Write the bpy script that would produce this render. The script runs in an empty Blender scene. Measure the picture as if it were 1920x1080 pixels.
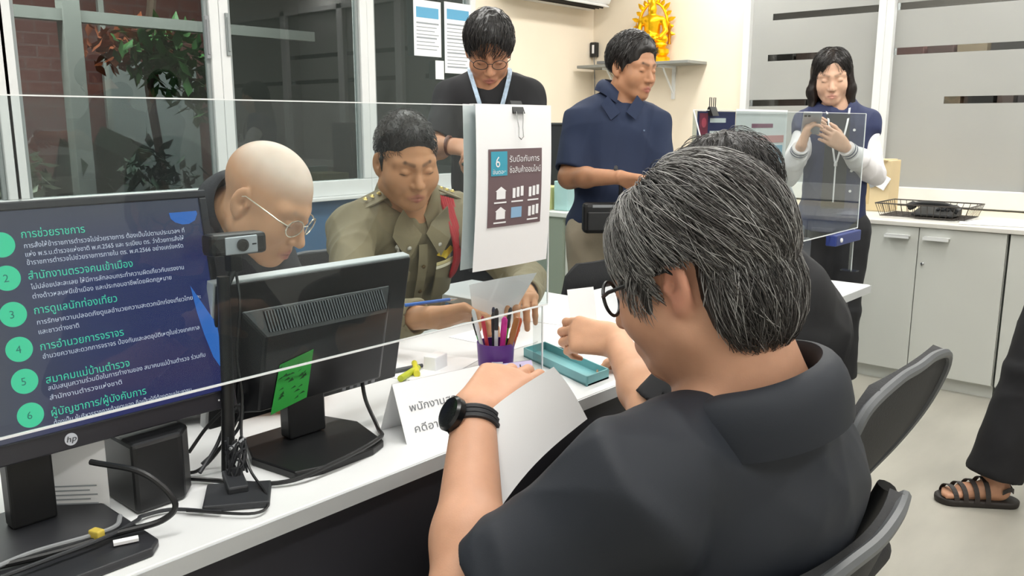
import bpy, bmesh, math, random
import numpy as np
from mathutils import Vector, Matrix

# ------------------------------------------------------------------ camera, light, exposure
scene = bpy.context.scene
COL = scene.collection
PITCH = math.atan(310 / 1600)
YAW = math.radians(41.6)
CAM_H = 1.30
cam_data = bpy.data.cameras.new('camera')
cam = bpy.data.objects.new('camera', cam_data)
COL.objects.link(cam)
cam.location = (0, 0, CAM_H)
cam.rotation_euler = (math.pi / 2 - PITCH, 0, YAW - math.pi / 2)
cam_data.sensor_width = 36
cam_data.lens = 36 * 1600 / 1920
cam_data.clip_start = 0.02
scene.camera = cam
scene.view_settings.view_transform = 'Standard'
scene.view_settings.look = 'None'
scene.view_settings.exposure = 0.0
scene.view_settings.gamma = 1.0
scene.cycles.use_denoising = True
scene.cycles.max_bounces = 8
scene.cycles.transparent_max_bounces = 12
scene.cycles.sample_clamp_indirect = 8.0

world = bpy.data.worlds.new('world')
scene.world = world
world.use_nodes = True
world.node_tree.nodes['Background'].inputs[0].default_value = (0.60, 0.66, 0.75, 1)
world.node_tree.nodes['Background'].inputs[1].default_value = 0.10

CEIL = 2.75
LAMP_SPOTS = [(0.55, 0.75), (0.55, 2.6), (2.0, 0.75), (2.0, 2.6), (3.5, 0.75), (3.5, 2.6), (4.75, 0.75), (4.75, 2.6), (0.3, -0.9), (2.6, -0.9)]
LAMP_W = 17.5
for lx, ly in LAMP_SPOTS:
    ld = bpy.data.lights.new('ceiling_light', 'AREA')
    ld.shape = 'RECTANGLE'
    ld.size, ld.size_y = 1.16, 0.26
    ld.energy = LAMP_W
    ld.color = (1.0, 0.985, 0.95)
    lo = bpy.data.objects.new('ceiling_light', ld)
    lo.location = (lx, ly, CEIL - 0.075)
    COL.objects.link(lo)

random.seed(7)
RNG = np.random.default_rng(7)
PI = math.pi
V = Vector

# ------------------------------------------------------------------ materials
def lin(c):
    if isinstance(c, str):
        c = [int(c[i:i + 2], 16) / 255 for i in (0, 2, 4)]
    return tuple((v / 12.92 if v <= 0.04045 else ((v + 0.055) / 1.055) ** 2.4) for v in c) + (1.0,)

MATS = {}
def mat(name, color, rough=0.5, metal=0.0, spec=0.5, var=0.0, vscale=8.0, bump=0.0, bscale=60.0, emit=None, estr=0.0,
        trans=0.0, sss=0.0, stretch=None, coat=0.0, attr=False):
    """principled procedural material: colour variation and bump from noise"""
    if name in MATS:
        return MATS[name]
    m = bpy.data.materials.new(name)
    m.use_nodes = True
    nt = m.node_tree
    b = nt.nodes['Principled BSDF']
    c = lin(color)
    b.inputs['Base Color'].default_value = c
    b.inputs['Roughness'].default_value = rough
    b.inputs['Metallic'].default_value = metal
    b.inputs['Specular IOR Level'].default_value = spec
    b.inputs['Coat Weight'].default_value = coat
    if trans:
        b.inputs['Transmission Weight'].default_value = trans
    if sss:
        b.inputs['Subsurface Weight'].default_value = sss
        b.inputs['Subsurface Radius'].default_value = (0.012, 0.005, 0.003)
        b.inputs['Subsurface Scale'].default_value = 1.0
    if emit:
        b.inputs['Emission Color'].default_value = lin(emit)
        b.inputs['Emission Strength'].default_value = estr
    tc = nt.nodes.new('ShaderNodeTexCoord')
    src = tc.outputs['Object']
    if stretch:
        mp = nt.nodes.new('ShaderNodeMapping')
        mp.inputs['Scale'].default_value = stretch
        nt.links.new(src, mp.inputs['Vector'])
        src = mp.outputs['Vector']
    base_out = None
    if attr:
        at = nt.nodes.new('ShaderNodeAttribute')
        at.attribute_name = 'Col'
        base_out = at.outputs['Color']
        nt.links.new(base_out, b.inputs['Base Color'])
    if var:
        n = nt.nodes.new('ShaderNodeTexNoise')
        n.inputs['Scale'].default_value = vscale
        n.inputs['Detail'].default_value = 5
        nt.links.new(src, n.inputs['Vector'])
        h = nt.nodes.new('ShaderNodeMapRange')
        h.inputs[1].default_value = 0.3
        h.inputs[2].default_value = 0.7
        h.inputs[3].default_value = 1 - var
        h.inputs[4].default_value = 1 + var
        nt.links.new(n.outputs['Fac'], h.inputs[0])
        mx = nt.nodes.new('ShaderNodeMix')
        mx.data_type = 'RGBA'
        mx.blend_type = 'MULTIPLY'
        mx.inputs['Factor'].default_value = 1
        mx.inputs[6].default_value = c
        if base_out:
            nt.links.new(base_out, mx.inputs[6])
        nt.links.new(h.outputs[0], mx.inputs[7])
        nt.links.new(mx.outputs[2], b.inputs['Base Color'])
    if bump:
        n2 = nt.nodes.new('ShaderNodeTexNoise')
        n2.inputs['Scale'].default_value = bscale
        n2.inputs['Detail'].default_value = 4
        nt.links.new(src, n2.inputs['Vector'])
        bp = nt.nodes.new('ShaderNodeBump')
        bp.inputs['Strength'].default_value = bump
        bp.inputs['Distance'].default_value = 0.004
        nt.links.new(n2.outputs['Fac'], bp.inputs['Height'])
        nt.links.new(bp.outputs['Normal'], b.inputs['Normal'])
    MATS[name] = m
    return m

def glass_mat(name, tint, ior=1.45, rough=0.0, gain=1.0, haze=0.0):
    """thin sheet glass: tinted see-through plus a Fresnel mirror reflection, and a little surface haze"""
    m = bpy.data.materials.new(name)
    m.use_nodes = True
    nt = m.node_tree
    nt.nodes.clear()
    out = nt.nodes.new('ShaderNodeOutputMaterial')
    tr = nt.nodes.new('ShaderNodeBsdfTransparent')
    tr.inputs[0].default_value = lin(tint)
    gl = nt.nodes.new('ShaderNodeBsdfGlossy')
    gl.inputs['Roughness'].default_value = rough
    fr = nt.nodes.new('ShaderNodeFresnel')
    # the same reflectance from both faces of the sheet
    gm = nt.nodes.new('ShaderNodeNewGeometry')
    im = nt.nodes.new('ShaderNodeMix')
    im.inputs[2].default_value = ior
    im.inputs[3].default_value = 1 / ior
    nt.links.new(gm.outputs['Backfacing'], im.inputs[0])
    nt.links.new(im.outputs[0], fr.inputs[0])
    mu = nt.nodes.new('ShaderNodeMath')
    mu.operation = 'MULTIPLY'
    mu.use_clamp = True
    mu.inputs[1].default_value = gain
    nt.links.new(fr.outputs[0], mu.inputs[0])
    mx = nt.nodes.new('ShaderNodeMixShader')
    nt.links.new(mu.outputs[0], mx.inputs[0])
    src = tr.outputs[0]
    if haze:
        df = nt.nodes.new('ShaderNodeBsdfDiffuse')
        df.inputs[0].default_value = (0.8, 0.83, 0.85, 1)
        m2 = nt.nodes.new('ShaderNodeMixShader')
        m2.inputs[0].default_value = haze
        nt.links.new(tr.outputs[0], m2.inputs[1])
        nt.links.new(df.outputs[0], m2.inputs[2])
        src = m2.outputs[0]
    nt.links.new(src, mx.inputs[1])
    nt.links.new(gl.outputs[0], mx.inputs[2])
    nt.links.new(mx.outputs[0], out.inputs[0])
    MATS[name] = m
    return m

# ------------------------------------------------------------------ objects
def link(name, mesh, m=None, parent=None, smooth=False, bevel=0.0, loc=None):
    o = bpy.data.objects.new(name, mesh)
    COL.objects.link(o)
    if m is not None:
        for mm in (m if isinstance(m, (list, tuple)) else [m]):
            mesh.materials.append(mm)
    if parent is not None:
        o.parent = parent
        o.matrix_parent_inverse = Matrix.Translation(-parent.location)
    if loc is not None:
        o.location = loc
    if smooth and len(mesh.polygons):
        mesh.polygons.foreach_set('use_smooth', [True] * len(mesh.polygons))
    if bevel:
        md = o.modifiers.new('bevel', 'BEVEL')
        md.width = bevel
        md.segments = 2
        md.limit_method = 'ANGLE'
        md.angle_limit = math.radians(40)
    return o

def tag(o, label=None, cat=None, group=None, kind=None):
    if label: o['label'] = label
    if cat: o['category'] = cat
    if group: o['group'] = group
    if kind: o['kind'] = kind
    return o

def empty(name, loc, label, cat, group=None):
    o = bpy.data.objects.new(name, None)
    o.empty_display_size = 0.05
    o.location = loc
    COL.objects.link(o)
    return tag(o, label, cat, group)

def rot_to(d, upv=(0, 0, 1)):
    """matrix whose local z runs along d"""
    z = V(d).normalized()
    u = V(upv)
    if abs(z.dot(u)) > 0.98:
        u = V((1, 0, 0))
    x = u.cross(z).normalized()
    y = z.cross(x)
    return Matrix((x, y, z)).transposed()

class MB:
    """collects boxes, tubes, lathes and sheets into one mesh (all in world coordinates)"""
    def __init__(self):
        self.v, self.f, self.mi = [], [], []
        self.m = 0
    def _add(self, vs, fs):
        o = len(self.v)
        self.v += [tuple(p) for p in vs]
        self.f += [tuple(i + o for i in f) for f in fs]
        self.mi += [self.m] * len(fs)
        return self
    def box(self, c, s, rot=None):
        """box about c with full sizes s, rot a 3x3 matrix"""
        hx, hy, hz = s[0] / 2, s[1] / 2, s[2] / 2
        vs = [V((x, y, z)) for z in (-hz, hz) for y in (-hy, hy) for x in (-hx, hx)]
        if rot is not None:
            vs = [rot @ p for p in vs]
        vs = [p + V(c) for p in vs]
        return self._add(vs, [(0, 2, 3, 1), (4, 5, 7, 6), (0, 1, 5, 4), (2, 6, 7, 3), (0, 4, 6, 2), (1, 3, 7, 5)])
    def span(self, a, b):
        return self.box([(a[i] + b[i]) / 2 for i in range(3)], [abs(b[i] - a[i]) for i in range(3)])
    def quad(self, a, b, c, d):
        return self._add([a, b, c, d], [(0, 1, 2, 3)])
    def prism(self, pts, off):
        """closed polygon pts (world) extruded by vector off"""
        n = len(pts)
        a = [V(p) for p in pts]
        b = [p + V(off) for p in a]
        fs = [tuple(range(n - 1, -1, -1)), tuple(range(n, 2 * n))]
        fs += [(i, (i + 1) % n, n + (i + 1) % n, n + i) for i in range(n)]
        return self._add(a + b, fs)
    def tube(self, pts, r, n=8, cap=True):
        pts = [V(p) for p in pts]
        rs = r if isinstance(r, (list, tuple)) else [r] * len(pts)
        rings = []
        prev = None
        for i, p in enumerate(pts):
            d = (pts[min(i + 1, len(pts) - 1)] - pts[max(i - 1, 0)]).normalized()
            if prev is None:
                R = rot_to(d)
                x = R.col[0].copy()
            else:
                x = prev - d * prev.dot(d)
                x.normalize()
            prev = x
            y = d.cross(x)
            rings.append([p + (x * math.cos(2 * PI * k / n) + y * math.sin(2 * PI * k / n)) * rs[i] for k in range(n)])
        vs = [q for rg in rings for q in rg]
        fs = []
        for i in range(len(rings) - 1):
            for k in range(n):
                a, b = i * n + k, i * n + (k + 1) % n
                fs.append((a, b, b + n, a + n))
        if cap:
            fs.append(tuple(range(n - 1, -1, -1)))
            fs.append(tuple(len(vs) - n + k for k in range(n)))
        return self._add(vs, fs)
    def lathe(self, c, prof, n=24, rot=None, sx=1.0, sy=1.0):
        """prof: list of (radius, z) turned about the local z axis at c"""
        vs = []
        for r, z in prof:
            for k in range(n):
                p = V((r * sx * math.cos(2 * PI * k / n), r * sy * math.sin(2 * PI * k / n), z))
                if rot is not None:
                    p = rot @ p
                vs.append(p + V(c))
        fs = []
        for i in range(len(prof) - 1):
            for k in range(n):
                a, b = i * n + k, i * n + (k + 1) % n
                fs.append((a, b, b + n, a + n))
        fs.append(tuple(range(n - 1, -1, -1)))
        fs.append(tuple(len(vs) - n + k for k in range(n)))
        return self._add(vs, fs)
    def sheet(self, fn, nu, nv, th=0.0):
        """grid surface fn(u, v) -> point, u, v in 0..1, thickened by th along its normal"""
        P = [[V(fn(i / nu, j / nv)) for i in range(nu + 1)] for j in range(nv + 1)]
        vs = [p for row in P for p in row]
        fs = []
        for j in range(nv):
            for i in range(nu):
                a = j * (nu + 1) + i
                fs.append((a, a + 1, a + nu + 2, a + nu + 1))
        if th:
            N = [[None] * (nu + 1) for _ in range(nv + 1)]
            for j in range(nv + 1):
                for i in range(nu + 1):
                    du = P[j][min(i + 1, nu)] - P[j][max(i - 1, 0)]
                    dv = P[min(j + 1, nv)][i] - P[max(j - 1, 0)][i]
                    N[j][i] = du.cross(dv).normalized()
            k = len(vs)
            vs += [P[j][i] - N[j][i] * th for j in range(nv + 1) for i in range(nu + 1)]
            fs += [tuple(q + k for q in reversed(f)) for f in list(fs)]
            idx = [i for i in range(nu + 1)] + [j * (nu + 1) + nu for j in range(1, nv + 1)] + \
                  [nv * (nu + 1) + i for i in range(nu - 1, -1, -1)] + [j * (nu + 1) for j in range(nv - 1, 0, -1)]
            for a, b in zip(idx, idx[1:] + idx[:1]):
                fs.append((b, a, a + k, b + k))
        return self._add(vs, fs)
    def build(self, name, m, parent=None, smooth=False, bevel=0.0):
        me = bpy.data.meshes.new(name)
        me.from_pydata(self.v, [], self.f)
        o = link(name, me, m, parent, smooth, bevel)
        if any(self.mi):
            me.polygons.foreach_set('material_index', self.mi)
        me.update()
        if smooth:
            me.set_sharp_from_angle(angle=math.radians(38))
        return o

def copy_tree(o, parent=None):
    c = o.copy()
    COL.objects.link(c)
    if parent is not None:
        c.parent = parent
    for ch in list(o.children):
        copy_tree(ch, c)
    return c

def bez(pts, n=12):
    """smooth Catmull-Rom path through pts"""
    P = [V(p) for p in pts]
    P = [P[0] * 2 - P[1]] + P + [P[-1] * 2 - P[-2]]
    out = []
    for i in range(1, len(P) - 2):
        for k in range(n):
            t = k / n
            a, b, c, d = P[i - 1], P[i], P[i + 1], P[i + 2]
            out.append(0.5 * ((2 * b) + (c - a) * t + (2 * a - 5 * b + 4 * c - d) * t * t + (3 * b - a - 3 * c + d) * t ** 3))
    out.append(P[-2])
    return out

def text_mesh(lines):
    """lines: (string, origin, x axis, y axis, cap height, squeeze) -> MB of the lettering"""
    mb = MB()
    for s, o, ax, ay, h, wid in lines:
        cu = bpy.data.curves.new('lettering', 'FONT')
        cu.body = s
        cu.size = 1.0
        cu.resolution_u = 2
        to = bpy.data.objects.new('lettering', cu)
        COL.objects.link(to)
        dg = bpy.context.evaluated_depsgraph_get()
        dg.update()
        me = bpy.data.meshes.new_from_object(to.evaluated_get(dg))
        xs = [v.co.x for v in me.vertices] or [0, 1]
        x0, w = min(xs), max(max(xs) - min(xs), 1e-6)
        sc = h / 0.72
        sx = (wid / w) if wid else sc
        ax_, ay_ = V(ax).normalized(), V(ay).normalized()
        vs = [V(o) + ax_ * ((v.co.x - x0) * sx) + ay_ * (v.co.y * sc) for v in me.vertices]
        mb._add(vs, [tuple(p.vertices) for p in me.polygons])
        bpy.data.objects.remove(to)
        bpy.data.curves.remove(cu)
        bpy.data.meshes.remove(me)
    return mb
# ------------------------------------------------------------------ solid modelling: smooth unions of rounded shapes, meshed by surface nets
def npv(p):
    return np.array(p, dtype=np.float32)

def cap(a, b, ra, rb=None):
    """tapered limb from a to b"""
    a, b = npv(a), npv(b)
    rb = ra if rb is None else rb
    ba = b - a
    L2 = float(ba @ ba) + 1e-9
    def f(P):
        pa = P - a
        t = np.clip((pa @ ba) / L2, 0, 1)
        return np.sqrt(((pa - t[:, None] * ba) ** 2).sum(1)) - (ra + (rb - ra) * t)
    return f, (a + b) / 2, math.sqrt(L2) / 2 + max(ra, rb)

def frus(a, b, ra, rb, rnd=0.0):
    """tapered limb with flat ends"""
    a, b = npv(a), npv(b)
    ba = b - a
    L = math.sqrt(float(ba @ ba)) + 1e-9
    u = ba / L
    def f(P):
        pa = P - a
        h = pa @ u
        t = np.clip(h / L, 0, 1)
        r = np.sqrt(np.maximum(((pa - h[:, None] * u) ** 2).sum(1), 1e-12)) - (ra + (rb - ra) * t) + rnd
        z = np.maximum(-h, h - L) + rnd
        return np.minimum(np.maximum(r, z), 0) + np.sqrt(np.maximum(r, 0) ** 2 + np.maximum(z, 0) ** 2) - rnd
    return f, (a + b) / 2, L / 2 + max(ra, rb)

def ell(c, r, R=None):
    c, r = npv(c), npv(r)
    Rm = np.eye(3, dtype=np.float32) if R is None else np.array(R, dtype=np.float32)
    def f(P):
        q = (P - c) @ Rm
        k0 = np.sqrt(((q / r) ** 2).sum(1))
        k1 = np.sqrt(((q / (r * r)) ** 2).sum(1)) + 1e-6
        return np.where(k0 < 0.2, (k0 - 1) * r.min(), k0 * (k0 - 1) / k1)
    return f, c, float(r.max())

def rbox(c, s, rnd, R=None):
    """rounded box with full sizes s"""
    c, h = npv(c), npv(s) / 2 - rnd
    Rm = np.eye(3, dtype=np.float32) if R is None else np.array(R, dtype=np.float32)
    def f(P):
        q = np.abs((P - c) @ Rm) - h
        return np.sqrt((np.maximum(q, 0) ** 2).sum(1)) + np.minimum(q.max(1), 0) - rnd
    return f, c, float(np.linalg.norm(npv(s))) / 2

def half(p, n):
    """half space on the side n points away from"""
    p, n = npv(p), npv(n)
    n = n / np.linalg.norm(n)
    return (lambda P: (P - p) @ n), None, None

def U(prim, k=0.01): return ('u', prim, k)
def S(prim, k=0.005): return ('s', prim, k)
def I(prim, k=0.005): return ('i', prim, k)
def DISP(fn): return ('d', (fn, None, None), 0)

def smin(a, b, k):
    h = np.maximum(k - np.abs(a - b), 0) / k
    return np.minimum(a, b) - h * h * k * 0.25

def sdf_eval(ops, P):
    d = np.full(len(P), 9.0, dtype=np.float32)
    for op, (f, _c, _r), k in ops:
        if op == 'u':
            d = smin(d, f(P).astype(np.float32), k)
        elif op == 's':
            d = -smin(-d, f(P).astype(np.float32), k)
        elif op == 'i':
            d = -smin(-d, -f(P).astype(np.float32), k)
        else:
            d = d + f(P).astype(np.float32)
    return d

def sdf_mesh(name, ops, res, m, parent=None, paint=None, base=None, smooth_it=1, pad=0.03):
    """mesh the solid the ops describe with cells of size res; paint: [(prim, colour, softness, strength)]"""
    lo = np.array([np.inf] * 3)
    hi = -lo
    for op, (f, c, r), k in ops:
        if op == 'u':
            lo = np.minimum(lo, c - r)
            hi = np.maximum(hi, c + r)
    lo -= pad
    hi += pad
    B = 12
    bs = B * res
    nb = np.ceil((hi - lo) / bs).astype(int)
    gi = np.stack(np.meshgrid(*[np.arange(n) for n in nb], indexing='ij'), -1).reshape(-1, 3)
    cen = (lo + (gi + 0.5) * bs).astype(np.float32)
    hd = bs * 0.87
    dc = sdf_eval(ops, cen)
    act = np.abs(dc) < 1.7 * hd + 0.012
    gi, cen = gi[act], cen[act]
    loc = np.stack(np.meshgrid(*[np.arange(B + 1)] * 3, indexing='ij'), -1).reshape(-1, 3)
    ncell = nb * B + 2
    sy = int(ncell[2])
    sx = int(ncell[1]) * sy
    ids, pos, quads = [], [], []
    n1 = B + 1
    for g, c in zip(gi, cen):
        sub = [o for o in ops if o[1][1] is None or np.linalg.norm(o[1][1] - c) - o[1][2] < hd + o[2] + 0.02]
        if not any(o[0] == 'u' for o in sub):
            continue
        P = (lo + (g * B + loc) * res).astype(np.float32)
        D = sdf_eval(sub, P).reshape(n1, n1, n1)
        ins = D < 0
        if ins.all() or not ins.any():
            continue
        acc = np.zeros((B, B, B, 3), np.float32)
        cnt = np.zeros((B, B, B), np.float32)
        for ax in range(3):
            o1, o2 = [a for a in range(3) if a != ax]
            sl0 = [slice(None)] * 3
            sl1 = [slice(None)] * 3
            sl0[ax] = slice(0, B)
            sl1[ax] = slice(1, B + 1)
            d0, d1 = D[tuple(sl0)], D[tuple(sl1)]
            x = (d0 < 0) != (d1 < 0)
            t = np.where(x, d0 / np.where(x, d0 - d1, 1), 0)
            for a in (0, 1):
                for b in (0, 1):
                    s = [slice(None)] * 3
                    s[o1] = slice(a, a + B)
                    s[o2] = slice(b, b + B)
                    xx = x[tuple(s)]
                    cnt += xx
                    acc[..., ax] += np.where(xx, t[tuple(s)], 0)
                    acc[..., o1] += a * xx
                    acc[..., o2] += b * xx
            # quads for the edges this block owns
            s = [slice(0, B)] * 3
            e = np.argwhere(x[tuple(s)])
            if len(e):
                flip = d0[tuple(s)][tuple(e.T)] < 0
                E = e + g * B
                q = []
                for a, b in ((0, 0), (1, 0), (1, 1), (0, 1)):
                    cc = E.copy()
                    cc[:, o1] -= 1 - a
                    cc[:, o2] -= 1 - b
                    q.append(cc[:, 0] * sx + cc[:, 1] * sy + cc[:, 2])
                q = np.stack(q, 1)
                if ax == 1:
                    flip = ~flip
                q[~flip] = q[~flip][:, ::-1]
                quads.append(q)
        w = np.argwhere(cnt > 0)
        if len(w):
            p = acc[tuple(w.T)] / cnt[tuple(w.T)][:, None]
            W = w + g * B
            pos.append(lo + (W + p) * res)
            ids.append(W[:, 0] * sx + W[:, 1] * sy + W[:, 2])
    ids = np.concatenate(ids)
    pos = np.concatenate(pos)
    quads = np.concatenate(quads)
    order = np.argsort(ids)
    ids, pos = ids[order], pos[order]
    ix = np.searchsorted(ids, quads)
    ix = np.minimum(ix, len(ids) - 1)
    ok = (ids[ix] == quads).all(1)
    F = ix[ok]
    for _ in range(smooth_it):
        sm = np.zeros_like(pos)
        n = np.zeros(len(pos))
        for a in range(4):
            for b in (1, 3):
                np.add.at(sm, F[:, a], pos[F[:, (a + b) % 4]])
                np.add.at(n, F[:, a], 1)
        pos = np.where(n[:, None] > 0, 0.5 * pos + 0.5 * sm / np.maximum(n, 1)[:, None], pos)
    me = bpy.data.meshes.new(name)
    me.vertices.add(len(pos))
    me.vertices.foreach_set('co', pos.astype(np.float32).ravel())
    me.loops.add(len(F) * 4)
    me.loops.foreach_set('vertex_index', F.astype(np.int32).ravel())
    me.polygons.add(len(F))
    me.polygons.foreach_set('loop_start', np.arange(0, len(F) * 4, 4, dtype=np.int32))
    me.update(calc_edges=True)
    me.validate()
    if base is not None:
        c = np.tile(np.array(lin(base), dtype=np.float32), (len(pos), 1))
        P = pos.astype(np.float32)
        for prim, colr, soft, amt in (paint or []):
            w = np.clip(0.5 - prim[0](P) / (2 * soft), 0, 1)[:, None] * amt
            c = c * (1 - w) + np.array(lin(colr), dtype=np.float32) * w
        at = me.color_attributes.new('Col', 'FLOAT_COLOR', 'POINT')
        at.data.foreach_set('color', c.astype(np.float32).ravel())
    return link(name, me, m, parent, smooth=True)

class Frame:
    """local frame: origin and axes right, forward, up"""
    def __init__(self, o, fwd, upv=(0, 0, 1), scale=1.0):
        self.o = V(o)
        f = V(fwd).normalized()
        r = f.cross(V(upv)).normalized()
        u = r.cross(f)
        self.r, self.f, self.u, self.s = r, f, u, scale
        self.R = np.array([[r[i], f[i], u[i]] for i in range(3)], dtype=np.float32)
    def __call__(self, x, y, z):
        return self.o + (self.r * x + self.f * y + self.u * z) * self.s
    def d(self, x, y, z):
        return self.r * x + self.f * y + self.u * z

def look(yaw_dir, pitch=0.0, roll=0.0):
    """forward and up vectors: horizontal direction yaw_dir, tipped down by pitch degrees, rolled clockwise by roll"""
    f = V((yaw_dir[0], yaw_dir[1], 0)).normalized()
    u = V((0, 0, 1))
    r = f.cross(u)
    p = math.radians(pitch)
    f2 = f * math.cos(p) - u * math.sin(p)
    u2 = u * math.cos(p) + f * math.sin(p)
    a = math.radians(roll)
    u3 = u2 * math.cos(a) + r * math.sin(a)
    return f2, u3

def folds(seed, amp, freq, axis=None, stretch=1.0):
    """gentle cloth folds: warped sine ridges"""
    g = np.random.default_rng(seed)
    ks = g.normal(size=(7, 3))
    ks /= np.linalg.norm(ks, axis=1)[:, None]
    if axis is not None:
        a = np.array(axis, dtype=float)
        a /= np.linalg.norm(a)
        ks = ks - (1 - 1 / stretch) * (ks @ a)[:, None] * a
        ks /= np.linalg.norm(ks, axis=1)[:, None]
    ks *= freq * g.uniform(0.6, 1.5, size=(7, 1))
    ph = g.uniform(0, 6.28, 7)
    W = g.normal(size=(3, 3)) * freq * 0.35
    def f(P):
        w = np.sin(P @ W.T + ph[:3]) * 0.5
        Q = P + w / freq * 1.2
        s = 0
        for k, p in zip(ks, ph):
            t = np.sin(Q @ k + p)
            s = s + (1 - np.abs(t)) ** 2 - 0.35
        return (-amp / 3.0 * s).astype(np.float32)
    return f
# ------------------------------------------------------------------ the room
XB, YW = 5.3, 3.9            # far partition wall, window wall
X0, Y0 = -1.3, -1.7
m_wall = mat('wall_paint', 'f3e7d3', 0.75, var=0.02, vscale=3, bump=0.05, bscale=120)
m_white = mat('white_wall', 'e9e8e4', 0.8, var=0.02)
m_blue = mat('blue_panel', '3f6488', 0.7, var=0.08, vscale=6)
m_alu = mat('white_aluminium', 'e4e6e6', 0.35, var=0.02)
m_alu2 = mat('grey_seal', '8f9696', 0.5)
m_ceil = mat('ceiling_tile', 'eeeeea', 0.85, var=0.02, vscale=40)
m_black = mat('black_plastic', '17181a', 0.42, var=0.05)
m_dark = mat('dark_grey_plastic', '2b2d31', 0.5, var=0.05)
m_grey = mat('grey_plastic', '8a8d90', 0.5)
m_paper = mat('white_paper', 'f4f5f7', 0.7, var=0.01)
m_chrome = mat('polished_steel', 'c8cacc', 0.2, metal=1.0)

def floor_mat():
    m = mat('vinyl_floor', 'a9a69c', 0.38, var=0.10, vscale=2.2, stretch=(1, 3, 1), bump=0.02, bscale=40)
    return m

def struct(name, mb, m, parent=None, **k):
    o = mb.build(name, m, parent, **k)
    if parent is None:
        tag(o, kind='structure')
    return o

struct('floor', MB().span((X0, Y0, -0.1), (XB + 2.2, YW + 3.4, 0)), floor_mat())
struct('ceiling', MB().span((X0, Y0, CEIL), (XB + 0.1, YW + 0.1, CEIL + 0.1)), m_ceil)
struct('wall_left', MB().span((X0 - 0.1, Y0, 0), (X0, YW + 0.1, CEIL)), m_white)
struct('wall_front', MB().span((X0, Y0 - 0.1, 0), (XB, Y0, CEIL)), m_white)
# window wall: blue panel below the sill, windows to x = 4.04, cream wall on to the corner
w = MB()
w.span((X0, YW, 0.66), (4.04, YW + 0.1, 0.90))
w.span((X0, YW, 0.0), (4.04, YW + 0.1, 0.66))
struct('wall_back_lower', w, m_blue)
struct('wall_back_upper', MB().span((X0, YW, 2.35), (4.04, YW + 0.1, CEIL)), m_white)
struct('wall_back', MB().span((4.04, YW, 0), (XB + 0.1, YW + 0.1, CEIL)), m_wall)
# far wall: cream part with the shelf, then the frosted partition over a low wall
struct('wall_right', MB().span((XB, 2.68, 0), (XB + 0.1, YW, CEIL)), m_wall)
struct('wall_right_lower', MB().span((XB, Y0, 0), (XB + 0.1, 2.68, 0.83)), m_white)
struct('wall_right_upper', MB().span((XB, Y0, 2.42), (XB + 0.1, 2.68, CEIL)), m_white)
struct('baseboard_back', MB().span((4.04, YW - 0.012, 0), (XB, YW, 0.1)), m_alu)

# ---- windows: white aluminium sliders with dark night glass
m_glass = glass_mat('window_glass', 'a9b0b0', ior=1.5, gain=1.1)
def window(n, x0, x1, z0=0.985, z1=2.30):
    f = MB()
    fw = 0.05
    f.span((x0, YW - 0.01, 0.90), (x1, YW + 0.06, z0))
    f.span((x0, YW - 0.01, z1), (x1, YW + 0.06, 2.35))
    f.span((x0, YW - 0.01, z0), (x0 + fw, YW + 0.06, z1))
    f.span((x1 - fw, YW - 0.01, z0), (x1, YW + 0.06, z1))
    f.m = 1
    f.span((x0 + fw, YW + 0.005, z0), (x0 + fw + 0.018, YW + 0.03, z1))
    f.span((x1 - fw - 0.018, YW + 0.005, z0), (x1 - fw, YW + 0.03, z1))
    fr = struct('window_%d' % n, f, [m_alu, m_alu2], bevel=0.004)
    MB().span((x0 + fw, YW + 0.016, z0), (x1 - fw, YW + 0.022, z1)).build('glass_pane', m_glass, fr)
    return fr
w1 = window(1, X0, 1.31)
w2 = window(2, 1.29, 2.26)
w3 = window(3, 2.262, 3.165)
w4 = window(4, 3.165, 4.04)
for wn, zz in ((w2, 0.0), (w3, 0.02)):
    lx = 2.19 if wn is w2 else 2.30
    h = MB().span((lx - 0.011, YW - 0.022, 1.60 + zz), (lx + 0.011, YW - 0.008, 1.80 + zz))
    h.span((lx - 0.006, YW - 0.028, 1.62 + zz), (lx + 0.006, YW - 0.02, 1.78 + zz))
    h.build('latch', m_grey if wn is w2 else m_alu2, wn, bevel=0.003)
struct('trim_1', MB().span((X0, YW - 0.06, 0.88), (4.04, YW, 0.90)), m_alu, bevel=0.004)

# ---- outside the windows: a dim covered walkway with a brick wall, posts and potted plants
m_brick = bpy.data.materials.new('red_brick')
m_brick.use_nodes = True
nt = m_brick.node_tree
bt = nt.nodes.new('ShaderNodeTexBrick')
tcn = nt.nodes.new('ShaderNodeTexCoord')
mpn = nt.nodes.new('ShaderNodeMapping')
mpn.inputs['Rotation'].default_value = (PI / 2, 0, 0)
nt.links.new(tcn.outputs['Object'], mpn.inputs[0])
nt.links.new(mpn.outputs[0], bt.inputs['Vector'])
bt.inputs['Color1'].default_value = lin('6f453f')
bt.inputs['Color2'].default_value = lin('643b37')
bt.inputs['Mortar'].default_value = lin('6d5350')
bt.inputs['Scale'].default_value = 3.0
nt.links.new(bt.outputs[0], nt.nodes['Principled BSDF'].inputs['Base Color'])
nt.nodes['Principled BSDF'].inputs['Roughness'].default_value = 0.85
YO = 6.6
struct('wall_outside_back', MB().span((X0 - 1, YO, 0), (3.9, YO + 0.1, 2.9)), m_brick)
struct('wall_outside_right', MB().span((4.6, YW + 0.2, 0), (4.7, YO + 0.1, 2.9)), mat('outside_plaster', '5a5c58', 0.9))
struct('wall_outside_side', MB().span((3.9, YO, 0), (4.6, YO + 0.1, 2.9)), mat('outside_plaster', '5a5c58', 0.9))
struct('ceiling_outside', MB().span((X0 - 1, YW + 0.1, 2.9), (4.7, YO + 0.1, 3.0)), mat('outside_soffit', '4a4f4c', 0.9))
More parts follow.
